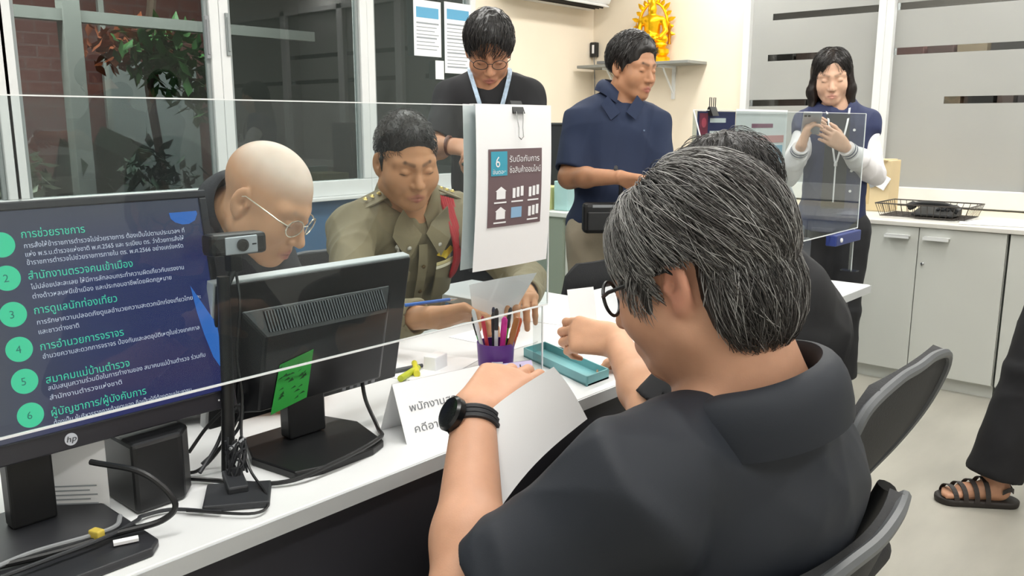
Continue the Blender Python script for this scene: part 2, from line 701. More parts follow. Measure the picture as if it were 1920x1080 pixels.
struct('wall_outside_left', MB().span((X0 - 1.1, YW + 0.1, 0), (X0 - 1.0, YO + 0.1, 2.9)), mat('outside_plaster', '5a5c58', 0.9))
ol = bpy.data.lights.new('walkway_fill', 'AREA')  # added fill without a fixture, brightens the walkway seen through the windows
ol.shape = 'RECTANGLE'; ol.size = 3.0; ol.size_y = 0.3; ol.energy = 420; ol.color = (1.0, 0.95, 0.88)
oo = bpy.data.objects.new('walkway_fill', ol)
oo.location = (1.8, 5.0, 2.86)
COL.objects.link(oo)

m_post = mat('grey_post', '9a9d98', 0.6)
def post(x, y, label, r=0.04, z1=2.9):
    tag(MB().span((x - r, y - r, 0), (x + r, y + r, z1)).build('post', m_post, bevel=0.004), label, 'post')
post(2.13, 5.3, 'grey post outside the left sliding window behind the leafy tree', 0.05)
post(1.82, 6.2, 'thin pale post outside the left window against the brick wall', 0.025)
post(2.75, 6.3, 'dark slim post outside between the brick wall and the pale panel', 0.02)
tag(MB().span((0.9, 5.26, 1.87), (3.8, 5.34, 1.935)).build('beam', m_post), 'pale horizontal beam outside the left window above the plants', 'beam')
tag(MB().span((2.85, 6.50, 0.0), (3.55, 6.58, 1.75)).build('wall_board', mat('pale_board', '8d9493', 0.7), bevel=0.005),
    'pale grey board standing against the brick wall outside the window', 'board')

def leaf_cluster(mb, c, r, n, size, seed):
    g = np.random.default_rng(seed)
    for _ in range(n):
        d = g.normal(size=3)
        d /= np.linalg.norm(d)
        p = V(c) + V(d * g.uniform(0.3, 1.0)) .__mul__(1.0) * 1.0
        p = V(c) + V([d[i] * r[i] * g.uniform(0.25, 1.0) for i in range(3)])
        t = V(g.normal(size=3)).normalized()
        u = t.cross(V((0.3, 0.2, 1))).normalized()
        s = size * g.uniform(0.6, 1.3)
        mb._add([p, p + t * s * 0.5 + u * s * 0.22, p + t * s, p + t * s * 0.5 - u * s * 0.22 + V((0, 0, -0.1 * s))], [(0, 1, 2, 3)])
m_leaf = mat('green_leaf', '3f6b3a', 0.5, var=0.25, vscale=9)
m_leaf2 = mat('orange_leaf', '8c4a2c', 0.6, var=0.2)
m_leaf3 = mat('dark_leaf', '2c3f30', 0.6, var=0.2)
m_leaf4 = mat('pale_leaf', '9aa08a', 0.6, var=0.2)
m_bark = mat('bark', '4a3b30', 0.9, var=0.2, bump=0.4)
m_pot = mat('pale_pot', 'b9b7ac', 0.7)
t = empty('outdoor_tree', (2.75, 5.6, 0), 'leafy tree with green and orange leaves outside the left window', 'tree')
MB().tube(bez([(2.75, 5.6, 0), (2.78, 5.62, 0.9), (2.72, 5.6, 1.6), (2.8, 5.6, 2.2)]), 0.03).build('trunk', m_bark, t)
mb = MB(); leaf_cluster(mb, (2.78, 5.5, 1.72), (0.32, 0.3, 0.22), 260, 0.13, 1); leaf_cluster(mb, (3.0, 5.45, 1.48), (0.15, 0.16, 0.2), 90, 0.12, 4)
mb.build('green_leaves', m_leaf, t)
mb = MB(); leaf_cluster(mb, (2.66, 5.65, 1.80), (0.5, 0.28, 0.2), 200, 0.11, 2); mb.build('orange_leaves', m_leaf2, t)
t = empty('potted_plant', (1.72, 5.2, 0), 'pale bushy plant in a pale pot outside the left window', 'plant')
MB().lathe((1.72, 5.2, 0), [(0.14, 0), (0.19, 0.75), (0.20, 0.78), (0.17, 0.78), (0.15, 0.7)]).build('pot', m_pot, t, smooth=True)
mb = MB(); leaf_cluster(mb, (1.72, 5.2, 0.98), (0.22, 0.2, 0.22), 240, 0.09, 3); mb.build('leaves', m_leaf4, t)
t = empty('potted_plant', (2.05, 5.85, 0), 'dark spiky plant in a low pot near the brick wall outside', 'plant')
MB().lathe((2.05, 5.85, 0), [(0.16, 0), (0.2, 0.4), (0.17, 0.4), (0.15, 0.36)]).build('pot', m_pot, t, smooth=True)
mb = MB()
for k in range(26):
    a = k * 2.4; l = 0.5 + 0.4 * random.random()
    d = V((math.cos(a), math.sin(a), 0))
    b = V((2.05, 5.85, 0.45))
    s = d.cross(V((0, 0, 1))) * 0.03
    mb._add([b + s, b - s, b + d * l * 0.5 + V((0, 0, l)), b + d * l * 0.9 + V((0, 0, l * 0.8))], [(0, 1, 3, 2)])
mb.build('leaves', m_leaf3, t)
t = empty('potted_plant', (2.75, 5.15, 0), 'low dark green plant in a box planter outside the window', 'plant')
MB().span((2.25, 4.95, 0), (3.1, 5.2, 0.72)).build('planter', mat('grey_planter', '84867f', 0.7), t, bevel=0.01)
mb = MB(); leaf_cluster(mb, (2.45, 5.08, 0.95), (0.3, 0.16, 0.24), 200, 0.1, 5); leaf_cluster(mb, (2.9, 5.08, 0.85), (0.2, 0.16, 0.16), 110, 0.09, 6)
mb.build('leaves', m_leaf3, t)

# ---- frosted partition on the far wall
m_frost = mat('frosted_glass', 'a5a6a3', 0.32, var=0.05, vscale=1.5, trans=0.0, bump=0.01)
m_clear = glass_mat('clear_strip', 'b0b2b0', ior=1.45, gain=1.5)
def partition(n, y0, y1, strips):
    z0, z1 = 0.93, 2.42
    f = MB()
    f.span((XB - 0.04, y0, 0.83), (XB + 0.06, y1, z0))
    f.span((XB - 0.04, y0, z1 - 0.05), (XB + 0.06, y1, z1))
    f.span((XB - 0.04, y0, z0), (XB + 0.06, y0 + 0.045, z1))
    f.span((XB - 0.04, y1 - 0.045, z0), (XB + 0.06, y1, z1))
    fr = struct('window_%d' % n, f, m_alu, bevel=0.004)
    g, c = MB(), MB()
    ya, yb = y0 + 0.045, y1 - 0.045
    zc = z0
    xs0, xs1 = XB + 0.004, XB + 0.012
    for s0, s1, a, b in strips:
        g.span((xs0, ya, zc), (xs1, yb, s0))
        if a > ya: g.span((xs0, ya, s0), (xs1, a, s1))
        if b < yb: g.span((xs0, b, s0), (xs1, yb, s1))
        c.span((xs0, max(a, ya), s0), (xs1, min(b, yb), s1))
        zc = s1
    g.span((xs0, ya, zc), (xs1, yb, z1 - 0.05))
    g.build('frosted_pane', m_frost, fr)
    c.build('clear_strips', m_clear, fr)
ZS = [(1.405, 1.445), (1.685, 1.725), (1.935, 1.975)]
partition(5, 1.79, 2.68, [(ZS[0][0], ZS[0][1], 2.1, 2.63), (ZS[1][0], ZS[1][1], 2.1, 2.52), (ZS[2][0], ZS[2][1], 1.8, 2.5)])
partition(6, 0.95, 1.79, [(ZS[0][0], ZS[0][1], 1.05, 1.45), (ZS[1][0], ZS[1][1], 0.9, 1.8), (ZS[2][0], ZS[2][1], 0.9, 1.8)])
partition(7, 0.0, 0.95, [(ZS[1][0], ZS[1][1], 0.0, 0.95), (ZS[2][0], ZS[2][1], 0, 0.95)])
partition(8, Y0, 0.0, [(ZS[1][0], ZS[1][1], -1.6, 0.0)])
# the dim room behind the partition, with shelves of coloured boxes seen through the clear strips
struct('wall_corridor', MB().span((XB + 1.6, Y0, 0), (XB + 1.7, YW, CEIL)), mat('corridor_wall', '99938c', 0.8))
struct('ceiling_corridor', MB().span((XB + 0.1, Y0, CEIL), (XB + 1.7, YW, CEIL + 0.1)), mat('corridor_wall', '99938c', 0.8))
cl = bpy.data.lights.new('corridor_fill', 'AREA')  # unseen fill, added so the boxes show bright enough through the strips
cl.size = 0.6; cl.energy = 160
clo = bpy.data.objects.new('corridor_fill', cl)
clo.location = (XB + 0.28, 1.3, CEIL - 0.05)
COL.objects.link(clo)
shelf_cols = ['8a6a66', '4b4748', 'a58b78', '6a6264', '8f7a72', '5a5755', 'b8a68c', '7d6864']
for q, zz in enumerate((1.36, 1.655)):
    tag(MB().span((XB + 0.45, 0.5, zz - 0.03), (XB + 0.8, 2.6, zz)).build('wall_shelf', mat('shelf_board', '6d6a64', 0.6)),
        ['lower', 'upper'][q] + ' board shelf behind the clear strip of the frosted partition', 'shelf')
    yy = 0.6
    k = 0
    while yy < 2.62:
        wd = random.uniform(0.08, 0.2)
        o = MB().span((XB + 0.48, yy, zz), (XB + 0.7, yy + wd, zz + random.uniform(0.09, 0.17))).build('storage_box', mat('box_' + shelf_cols[(k + q) % 8], shelf_cols[(k + q) % 8], 0.6), bevel=0.004)
        tag(o, 'dim storage box on the %s shelf seen through the clear strip of the frosted partition' % ['lower', 'upper'][q], 'box', 'storage boxes on the %s shelf behind the partition' % ['lower', 'upper'][q])
        yy += wd + 0.02
        k += 1

# ---- ceiling lamps
m_lamp = mat('lamp_diffuser', 'f4f4f0', 0.5, emit='fffaf0', estr=3.0)
for i, (lx, ly) in enumerate(LAMP_SPOTS):
    lab = 'white rectangular fluorescent ceiling lamp reflected in the dark window glass'
    o = empty('ceiling_lamp', (lx, ly, CEIL - 0.065), lab, 'lamp', 'ceiling lamps')
    fr = MB()
    for a, b in (((lx - 0.62, ly - 0.17, CEIL - 0.065), (lx + 0.62, ly - 0.14, CEIL)), ((lx - 0.62, ly + 0.14, CEIL - 0.065), (lx + 0.62, ly + 0.17, CEIL)),
                 ((lx - 0.62, ly - 0.14, CEIL - 0.065), (lx - 0.59, ly + 0.14, CEIL)), ((lx + 0.59, ly - 0.14, CEIL - 0.065), (lx + 0.62, ly + 0.14, CEIL))):
        fr.span(a, b)
    fr.build('frame', m_alu, o)
    MB().span((lx - 0.59, ly - 0.14, CEIL - 0.05), (lx + 0.59, ly + 0.14, CEIL - 0.03)).build('diffuser', m_lamp, o)

# ---- air conditioner above the window wall's cream end
ac = empty('air_conditioner', (4.72, YW, 2.1), 'white wall air conditioner at the top beside the corner', 'air conditioner')
b = MB()
prof = [(YW, 2.42), (YW - 0.20, 2.42), (YW - 0.235, 2.36), (YW - 0.235, 2.20), (YW - 0.20, 2.125), (YW - 0.05, 2.10), (YW, 2.10)]
b.prism([(4.22, y, z) for y, z in prof], (1.0, 0, 0))
b.build('body', m_alu, ac, bevel=0.012)
sl = MB().span((4.28, YW - 0.215, 2.105), (5.16, YW - 0.09, 2.113))
for k in range(3):
    sl.box((4.72, YW - 0.12 - 0.035 * k, 2.102), (0.86, 0.004, 0.018))
sl.build('air_outlet', m_dark, ac)
MB().box((4.72, YW - 0.205, 2.115), (0.90, 0.05, 0.008), Matrix.Rotation(0.5, 3, 'X')).build('louvre', m_alu, ac)

# ---- shelf with gilded statue on the far wall
sh = empty('wall_shelf', (5.18, 3.4, 1.69), 'grey wall shelf in the corner carrying the golden statue', 'shelf')
MB().span((5.05, 2.95, 1.683), (XB - 0.001, 3.86, 1.703)).build('board', mat('grey_shelf', '8d8f8b', 0.5), sh, bevel=0.003)
for yb in (3.2, 3.66):
    br = MB().span((5.10, yb - 0.012, 1.668), (XB - 0.001, yb + 0.012, 1.683)).span((XB - 0.014, yb - 0.012, 1.46), (XB - 0.001, yb + 0.012, 1.668))
    br.tube([(XB - 0.01, yb, 1.50), (5.14, yb, 1.675)], 0.007, 6)
    br.build('bracket', m_alu, sh)
m_gold = mat('gilded', 'ffc21a', 0.28, metal=0.85, var=0.12, vscale=30, emit=None)
m_gold2 = mat('gilded_dark', 'b57a10', 0.35, metal=0.8)
st = empty('golden_statue', (5.17, 3.31, 1.703), 'ornate golden seated statue on the wall shelf, topmost thing near the corner', 'statue')
sx_, sy_, sz_ = 5.17, 3.31, 1.703
MB().lathe((sx_, sy_, sz_), [(0.105, 0), (0.105, 0.03), (0.085, 0.045), (0.098, 0.06), (0.098, 0.085), (0.075, 0.10), (0.088, 0.115), (0.08, 0.13), (0.0, 0.13)], 28, sx=0.8, sy=1.35).build('pedestal', m_gold, st, smooth=True)
F_ = Frame((sx_, sy_, sz_), (-0.9, -0.35, 0))
ops = [U(cap(F_(-0.085, 0.02, 0.155), F_(0.03, 0.055, 0.15), 0.03, 0.022), 0.02), U(cap(F_(0.085, 0.02, 0.155), F_(-0.03, 0.06, 0.155), 0.03, 0.02), 0.02),
       U(cap(F_(0, -0.01, 0.16), F_(0, -0.005, 0.27), 0.05, 0.058), 0.02), U(cap(F_(-0.06, 0, 0.285), F_(0.06, 0, 0.285), 0.025), 0.02),
       U(cap(F_(-0.075, 0, 0.28), F_(-0.095, 0.01, 0.21), 0.02, 0.017), 0.01), U(cap(F_(-0.095, 0.01, 0.21), F_(-0.07, 0.07, 0.165), 0.017, 0.012), 0.01),
       U(cap(F_(0.075, 0, 0.28), F_(0.09, 0.01, 0.21), 0.02, 0.017), 0.01), U(cap(F_(0.09, 0.01, 0.21), F_(0.0, 0.06, 0.185), 0.017, 0.012), 0.01),
       U(cap(F_(0, 0, 0.29), F_(0, 0.005, 0.33), 0.02), 0.01), U(ell(F_(0, 0.008, 0.35), (0.03, 0.034, 0.042), F_.R), 0.008),
       U(cap(F_(0, 0, 0.38), F_(0, 0, 0.47), 0.024, 0.004), 0.012)]
sdf_mesh('figure', ops, 0.005, m_gold, st)
hal = MB()
for k in range(15):
    a = PI * (k / 14) * 1.16 - 0.08 * PI
    r = 0.135 if k % 2 == 0 else 0.12
    p = F_(-math.cos(a) * 0.105, -0.045, 0.24 + math.sin(a) * 0.17)
    q = F_(-math.cos(a) * (r + 0.02), -0.05, 0.245 + math.sin(a) * (0.20 + 0.02 * (k % 2 == 0)))
    hal.tube([p, (p + q) / 2, q], [0.014, 0.016, 0.003], 6)
hal.tube([F_(-math.cos(PI * k / 20 * 1.2 - 0.1 * PI) * 0.1, -0.045, 0.24 + math.sin(PI * k / 20 * 1.2 - 0.1 * PI) * 0.165) for k in range(21)], 0.011, 8)
hal.build('flame_halo', m_gold, st, smooth=True)
for s in (-1, 1):
    MB().lathe(F_(s * 0.115, -0.03, 0.125), [(0.014, 0), (0.009, 0.02), (0.013, 0.05), (0.008, 0.09), (0.012, 0.10), (0.002, 0.15)], 10).build('finial', m_gold2, st, smooth=True)
ad = empty('power_adapter', (5.285, 3.89, 1.83), 'black power adapter plugged high on the cream wall beside the shelf', 'adapter')
MB().span((5.25, 3.845, 1.775), (5.297, 3.895, 1.88)).build('housing', m_black, ad, bevel=0.006)
MB().span((5.246, 3.855, 1.80), (5.251, 3.872, 1.86)).build('rating_label', m_paper, ad)
MB().tube(bez([(5.27, 3.87, 1.776), (5.285, 3.87, 1.6), (5.288, 3.865, 1.2), (5.29, 3.86, 0.9)]), 0.004, 6).build('cable', m_grey, ad)
cn = MB().span((5.28, 3.60, 1.725), (5.299, 3.85, 1.745))
tag(cn.build('cable_duct', m_grey), 'short grey cable duct on the cream wall above the shelf', 'duct')

# ---- posters taped to the window glass
def poster(name, x0, x1, z0, z1, label, rows, ytop=YW - 0.012):
    e = empty(name, ((x0 + x1) / 2, ytop, z0), label, 'poster')
    MB().span((x0, ytop - 0.002, z0), (x1, ytop, z1)).build('sheet', m_paper, e)
    b = MB()
    b.span((x0 + 0.02, ytop - 0.003, z1 - 0.10), (x1 - 0.02, ytop - 0.002, z1 - 0.04))
    b.build('blue_heading', mat('poster_blue', '5fa8cf', 0.6), e)
    t = MB()
    zz = z1 - 0.135
    k = 0
    while zz > z0 + 0.03 and k < rows:
        t.span((x0 + 0.02, ytop - 0.003, zz), (x1 - 0.02 - 0.05 * ((k * 7) % 3) / 3, ytop - 0.002, zz + 0.005 + 0.004 * (k % 4 == 0)))
        zz -= 0.021
        k += 1
    t.build('printed_lines', mat('print_grey', '9aa0a6', 0.7), e)
poster('poster', 3.51, 3.73, 1.69, 2.01, 'white printed notice with blue heading, left one of two on the window', 14)
poster('poster', 3.76, 3.99, 1.60, 2.02, 'white printed notice with blue heading, right one beside the window end', 18)
tag(MB().span((3.68, YW - 0.014, 1.56), (3.75, YW - 0.012, 1.67)).build('note', m_paper), 'small white slip taped low on the window behind the man in the black tee', 'note')

# ---- cabinets along the far wall
m_cab = mat('cabinet_laminate', 'c9cbc6', 0.45, var=0.015, vscale=3)
m_ctop = mat('cabinet_top', 'd8d6cf', 0.4, var=0.03, vscale=10)
m_gap = mat('shadow_gap', '4b4c4a', 0.9)
def cabinet(y0, y1, label, lock=True):
    x0, x1 = 4.44, 4.90
    e = empty('cabinet', ((x0 + x1) / 2, (y0 + y1) / 2, 0), label, 'cabinet', 'pale grey two-door cabinets along the partition')
    MB().span((x0, y0 + 0.004, 0.06), (x1, y1 - 0.004, 0.80)).build('body', m_cab, e)
    MB().span((x0 + 0.02, y0 + 0.004, 0), (x1, y1 - 0.004, 0.06)).build('plinth', m_cab, e)
    ym = (y0 + y1) / 2
    for a, b, s in ((y0 + 0.006, ym - 0.002, 1), (ym + 0.002, y1 - 0.006, -1)):
        d = MB().span((4.42, a, 0.07), (x0 - 0.001, b, 0.797)).build('door', m_cab, e, bevel=0.002)
        hy = (ym - 0.085) if s == 1 else (ym + 0.095)
        h = MB().span((4.385, hy - 0.058, 0.752), (4.42, hy + 0.058, 0.758)).span((4.385, hy - 0.058, 0.742), (4.390, hy + 0.058, 0.758))
        h.build('handle', m_alu, d)
        if s == 1 and lock:
            MB().lathe((4.421, ym - 0.028, 0.62), [(0.009, 0), (0.009, 0.006), (0.005, 0.008)], 14, rot=Matrix.Rotation(-PI / 2, 3, 'Y')).build('lock', m_chrome, d, smooth=True)
cabinet(0.877, 1.652, 'pale grey two-door cabinet under the wire basket and telephone')
cabinet(0.10, 0.875, 'pale grey cabinet at the right edge, next to the telephone one')
cabinet(1.654, 2.43, 'pale grey cabinet behind the woman and the cardboard box')
tag(MB().span((4.405, 0.10, 0.80), (4.92, 2.45, 0.822)).build('counter_top', m_ctop, bevel=0.003), 'long pale counter top over the grey cabinets below the partition', 'counter')
tag(MB().span((4.925, 0.10, 0.0), (XB - 0.045, 2.45, 0.822)).build('ledge', mat('beige_ledge', 'e2d6bd', 0.5, var=0.04), bevel=0.003), 'beige ledge behind the cabinets below the frosted partition', 'ledge')

# things on the counter
bx = empty('cardboard_box', (4.86, 1.64, 0.822), 'tan cardboard box standing upright on the counter behind the woman', 'box')
m_card = mat('cardboard', 'd8c49c', 0.75, var=0.05, vscale=5)
MB().span((4.82, 1.55, 0.823), (4.98, 1.78, 1.10)).build('carton', m_card, bx, bevel=0.004)
MB().span((4.818, 1.655, 0.86), (4.82, 1.675, 1.10)).build('tape', mat('tape', 'c9b184', 0.3), bx)
MB().span((4.80, 1.57, 1.098), (4.98, 1.76, 1.104)).build('lid_flap', m_card, bx)

tg = empty('hanging_tag', (4.80, 1.56, 1.0), 'white rounded tag with a grey clip hanging on the front of the cardboard box', 'tag')
MB().box((4.806, 1.585, 0.985), (0.008, 0.062, 0.075), Matrix.Rotation(0.5, 3, 'X')).build('white_tag', m_paper, tg, bevel=0.004)
MB().box((4.808, 1.645, 0.992), (0.010, 0.036, 0.080), Matrix.Rotation(-0.4, 3, 'X')).build('grey_clip', m_grey, tg, bevel=0.003)
bk = empty('wire_basket', (4.72, 1.30, 0.822), 'black wire basket tray on the counter holding the telephone', 'basket')
m_wire = mat('black_wire', '3a3531', 0.4, metal=0.3)
ax0, ax1, ay0, ay1 = 4.55, 4.80, 1.10, 1.50
fr = MB()
for zz, ex in ((0.832, 0.0), (0.895, 0.02)):
    c = [(ax0 - ex, ay0 - ex, zz), (ax1 + ex, ay0 - ex, zz), (ax1 + ex, ay1 + ex, zz), (ax0 - ex, ay1 + ex, zz), (ax0 - ex, ay0 - ex, zz)]
    for p, q in zip(c, c[1:]):
        fr.tube([p, q], 0.0035 if ex else 0.0025, 6)
fr.build('rim', m_wire, bk)
wr = MB()
def lp(a, b, t): return a + (b - a) * t
for k in range(15):
    t = k / 14
    y = lp(ay0, ay1, t); y2 = lp(ay0 - 0.02, ay1 + 0.02, t)
    wr.tube([(ax0 - 0.02, y2, 0.895), (ax0, y, 0.832), (ax1, y, 0.832), (ax1 + 0.02, y2, 0.895)], 0.0016, 4)
for k in range(10):
    t = k / 9
    x = lp(ax0, ax1, t); x2 = lp(ax0 - 0.02, ax1 + 0.02, t)
    wr.tube([(x2, ay0 - 0.02, 0.895), (x, ay0, 0.832), (x, ay1, 0.832), (x2, ay1 + 0.02, 0.895)], 0.0016, 4)
wr.build('wires', m_wire, bk)
ph = empty('telephone', (4.66, 1.26, 0.835), 'black desk telephone lying in the wire basket', 'telephone')
b = MB(); b.prism([(4.58, 1.16, 0.838), (4.74, 1.16, 0.838), (4.74, 1.16, 0.875), (4.58, 1.16, 0.85)], (0, 0.20, 0)); b.build('base', m_black, ph, bevel=0.006)
MB().tube(bez([(4.61, 1.14, 0.868), (4.615, 1.19, 0.893), (4.62, 1.27, 0.90), (4.625, 1.34, 0.896), (4.63, 1.385, 0.876)], 5), [0.020] * 4 + [0.012] * 13 + [0.020] * 4, 10).build('handset', m_black, ph, smooth=True)
kp = MB()
for i in range(4):
    for j in range(3):
        kp.box((4.66 + i * 0.018, 1.21 + j * 0.022, 0.863 + i * 0.0028 + 0.004), (0.012, 0.015, 0.006))
kp.build('keypad', m_dark, ph)
for k, (x, y, a, lb) in enumerate(((4.60, 0.98, 0.2, 'loose white paper sheet on the counter right of the wire basket'), (4.62, 0.74, -0.1, 'white paper sheet on the counter near the right edge of the photo'))):
    tag(MB().box((x, y, 0.8245 + 0.001 * k), (0.21, 0.297, 0.002), Matrix.Rotation(a, 3, 'Z')).build('paper_sheet', m_paper), lb, 'paper')

# ---- white cabinet behind the man in the navy polo, with books and a black case on it
gc = empty('side_cabinet', (3.85, 2.95, 0), 'white cabinet with grey-green side behind the man in the navy polo shirt', 'cabinet')
MB().span((3.46, 2.72, 0.0), (4.30, 3.14, 0.82)).build('body', mat('grey_green_laminate', '8f9b8c', 0.5), gc, bevel=0.003)
MB().span((3.48, 2.70, 0.05), (3.878, 2.719, 0.80)).build('door', mat('white_laminate', 'dfe5df', 0.45), gc, bevel=0.002)
MB().span((3.882, 2.70, 0.05), (4.28, 2.719, 0.80)).build('door', mat('white_laminate', 'dfe5df', 0.45), gc, bevel=0.002)
MB().span((3.45, 2.69, 0.82), (4.31, 3.15, 0.845)).build('top', mat('white_laminate', 'dfe5df', 0.45), gc, bevel=0.003)
bc = ['d9d48a', 'e2dc9a', 'cfd08a', 'ded9a0', 'c8cc90']
for k in range(5):
    y = 3.09 - 0.05 * k - 0.02
    tag(MB().span((3.47, y - 0.02, 0.846), (3.66, y + 0.02, 0.965)).build('book', mat('book_' + bc[k], bc[k], 0.6), bevel=0.003),
        'pale yellow book standing in the row on the white side cabinet', 'book', 'yellow books on the side cabinet')
tag(MB().span((3.52, 2.74, 0.846), (3.68, 2.83, 1.0)).build('teal_box', mat('pale_teal', 'a9cfd0', 0.5), bevel=0.004), 'pale teal box on the white side cabinet behind the navy polo man', 'box')
pr = empty('computer_tower', (3.85, 3.0, 0.845), 'black computer tower on the white side cabinet behind the navy polo man', 'computer')
MB().span((3.70, 2.86, 0.846), (4.15, 3.10, 1.30)).build('case', m_black, pr, bevel=0.008)
MB().span((3.695, 2.88, 0.87), (3.701, 3.08, 1.28)).build('front_panel', m_dark, pr)
# ------------------------------------------------------------------ the long desk and what stands on it
DT = 0.75
DY0, DY1 = 0.994, 1.66
m_top = mat('white_laminate_top', 'e6e8e9', 0.3, var=0.04, vscale=5)
m_edge = mat('grey_edge_band', 'c3c6c8', 0.4, var=0.03)
m_panel = mat('charcoal_panel', '35353c', 0.55, var=0.05, vscale=4)
dk = empty('desk', (1.0, 1.33, 0), 'long white-topped desk with charcoal front panel between the visitors and the officers', 'desk')
MB().span((-1.2, DY0 + 0.004, DT - 0.028), (2.99, DY1, DT)).build('tabletop', m_top, dk, bevel=0.003)
MB().span((-1.2, DY0, DT - 0.027), (2.99, DY0 + 0.0039, DT - 0.002)).build('edge_band', m_edge, dk)
MB().span((-1.15, DY0 + 0.05, 0.12), (2.2, DY0 + 0.07, DT - 0.029)).build('front_panel', m_panel, dk)
MB().span((2.2, DY0 + 0.05, 0.30), (2.92, DY0 + 0.07, DT - 0.029)).build('front_panel', m_panel, dk)
for x in (-1.1, 0.9, 2.15, 2.94):
    for y in (DY0 + 0.10, DY1 - 0.08):
        MB().span((x - 0.025, y - 0.025, 0), (x + 0.025, y + 0.025, DT - 0.029)).build('leg', m_chrome if x > 2.5 else m_alu, dk, bevel=0.003)

sd_ = empty('side_table', (2.02, 1.88, 0), 'white side table pushed against the back of the long desk behind the papers', 'table')
MB().span((1.90, DY1 + 0.002, DT - 0.028), (2.15, 2.10, DT)).build('tabletop', m_top, sd_, bevel=0.003)
for x in (1.94, 2.11):
    for y in (DY1 + 0.04, 2.06):
        MB().span((x - 0.02, y - 0.02, 0), (x + 0.02, y + 0.02, DT - 0.029)).build('leg', m_alu, sd_, bevel=0.003)
# ---- clear screens along the desk
m_acr = glass_mat('clear_acrylic', 'f0f4f4', ior=1.38, gain=0.8, haze=0.010)
m_acre = mat('polished_acrylic_edge', 'f2f5f6', 0.2, spec=0.6)
AY = 1.157
def acrylic(x0, x1, label, feet):
    e = empty('acrylic_screen', ((x0 + x1) / 2, AY, DT), label, 'screen', 'clear acrylic screens on the desk')
    z0, z1 = 0.911, 1.332
    t = 0.004
    MB().span((x0, AY - 0.0005, z0), (x1, AY + 0.0005, z1)).build('pane', m_acr, e)
    ed = MB()
    ed.span((x0, AY - t / 2, z0 - 0.003), (x1, AY + t / 2, z0))
    ed.build('bottom_edge', m_acre, e)
    MB().span((x0, AY - 0.001, z1), (x1, AY + 0.001, z1 + 0.0018)).build('top_edge', m_acre, e)
    MB().span((x1, AY - 0.0016, z0), (x1 + 0.0022, AY + 0.0016, z1)).build('side_edge', m_acre, e)
    for fx in feet:
        f = MB().span((fx - 0.03, AY - 0.0006, DT + 0.004), (fx + 0.0, AY + 0.0006, z0 - 0.003))
        fo = f.build('foot', m_acr, e)
        MB().span((fx, AY - 0.0016, DT), (fx + 0.0026, AY + 0.0016, z0)).build('foot_edge', m_acre, fo)
        MB().span((fx - 0.03, AY - 0.03, DT), (fx, AY + 0.03, DT + 0.004)).build('foot_plate', m_acr, fo)
    return e
acrylic(-0.35, 1.419, 'large clear acrylic screen before the two monitors, flyer clipped to its end', (-0.2, 1.402))
a2 = acrylic(2.016, 3.272, 'second clear acrylic screen at the far desk end in front of the woman', (2.1, 3.24))
m_wing = MB().prism([(2.016, AY, 1.332), (2.016, AY - 0.0012, 1.332), (2.016, AY - 0.14, 0.92), (2.016, AY, 0.911)], (0.001, 0, 0)).build('side_wing', m_acr, a2)
MB().tube([(2.016, AY - 0.001, 1.332), (2.016, AY - 0.14, 0.92)], 0.0018, 6).build('wing_edge', m_acre, m_wing)
kn = MB()
for kx, kz in ((3.02, 0.895), (3.20, 0.895)):
    pass
cl_ = MB().span((3.02, AY - 0.02, 0.865), (3.262, AY + 0.02, 0.905))
cl_.build('blue_clamp', mat('dark_blue_plastic', '2b3a78', 0.4), a2, bevel=0.004)
MB().lathe((3.06, AY - 0.021, 0.885), [(0.008, 0), (0.008, 0.004), (0.004, 0.006)], 14, rot=Matrix.Rotation(PI / 2, 3, 'X')).build('screw', m_alu, a2, smooth=True)

# ---- flyer hung over the first screen
fl = empty('hanging_flyer', (1.30, AY, 1.015), 'white sheet with six-panel brown flyer hung over the acrylic screen by a binder clip', 'flyer')
def sheet_fn(x0, x1, za, zb, yy, bow):
    return lambda u, v: (lp(x0, x1, u) - 0.012 * (1 - v) * (1 if True else 0), yy - bow * math.sin(PI * u) * (1 - v) - 0.006 * math.sin(PI * v), lp(za, zb, v))
FY = AY - 0.006
MB().sheet(sheet_fn(1.192, 1.419, 1.012, 1.335, FY, 0.004), 10, 12, 0.0006).build('front_sheet', m_paper, fl)
MB().sheet(sheet_fn(1.18, 1.407, 1.015, 1.335, AY + 0.016, -0.004), 10, 12, 0.0006).build('rear_sheet', m_paper, fl)
MB().span((1.192, FY, 1.3345), (1.419, AY + 0.010, 1.3355)).build('fold', m_paper, fl)
m_brown = mat('flyer_brown', '6d5a5e', 0.6, var=0.03)
PX0, PX1, PZ0, PZ1 = 1.224, 1.386, 1.096, 1.249
def fpt(u, v, e=0.0):
    """point on the flyer's printed panel"""
    uu = (lp(PX0, PX1, u) - 1.192) / 0.227
    vv = (lp(PZ0, PZ1, v) - 1.012) / 0.323
    p = sheet_fn(1.192, 1.419, 1.012, 1.335, FY, 0.004)(uu, vv)
    return (p[0], p[1] - 0.0012 - e, p[2])
MB().sheet(lambda u, v: fpt(u, v), 6, 6, 0.0004).build('printed_panel', m_brown, fl)
tl = MB().sheet(lambda u, v: fpt(0.04 + 0.29 * u, 0.66 + 0.31 * v, 0.0006), 2, 2)
tl.build('blue_tile', mat('flyer_blue', '3f9fb8', 0.6), fl)
ic = MB()
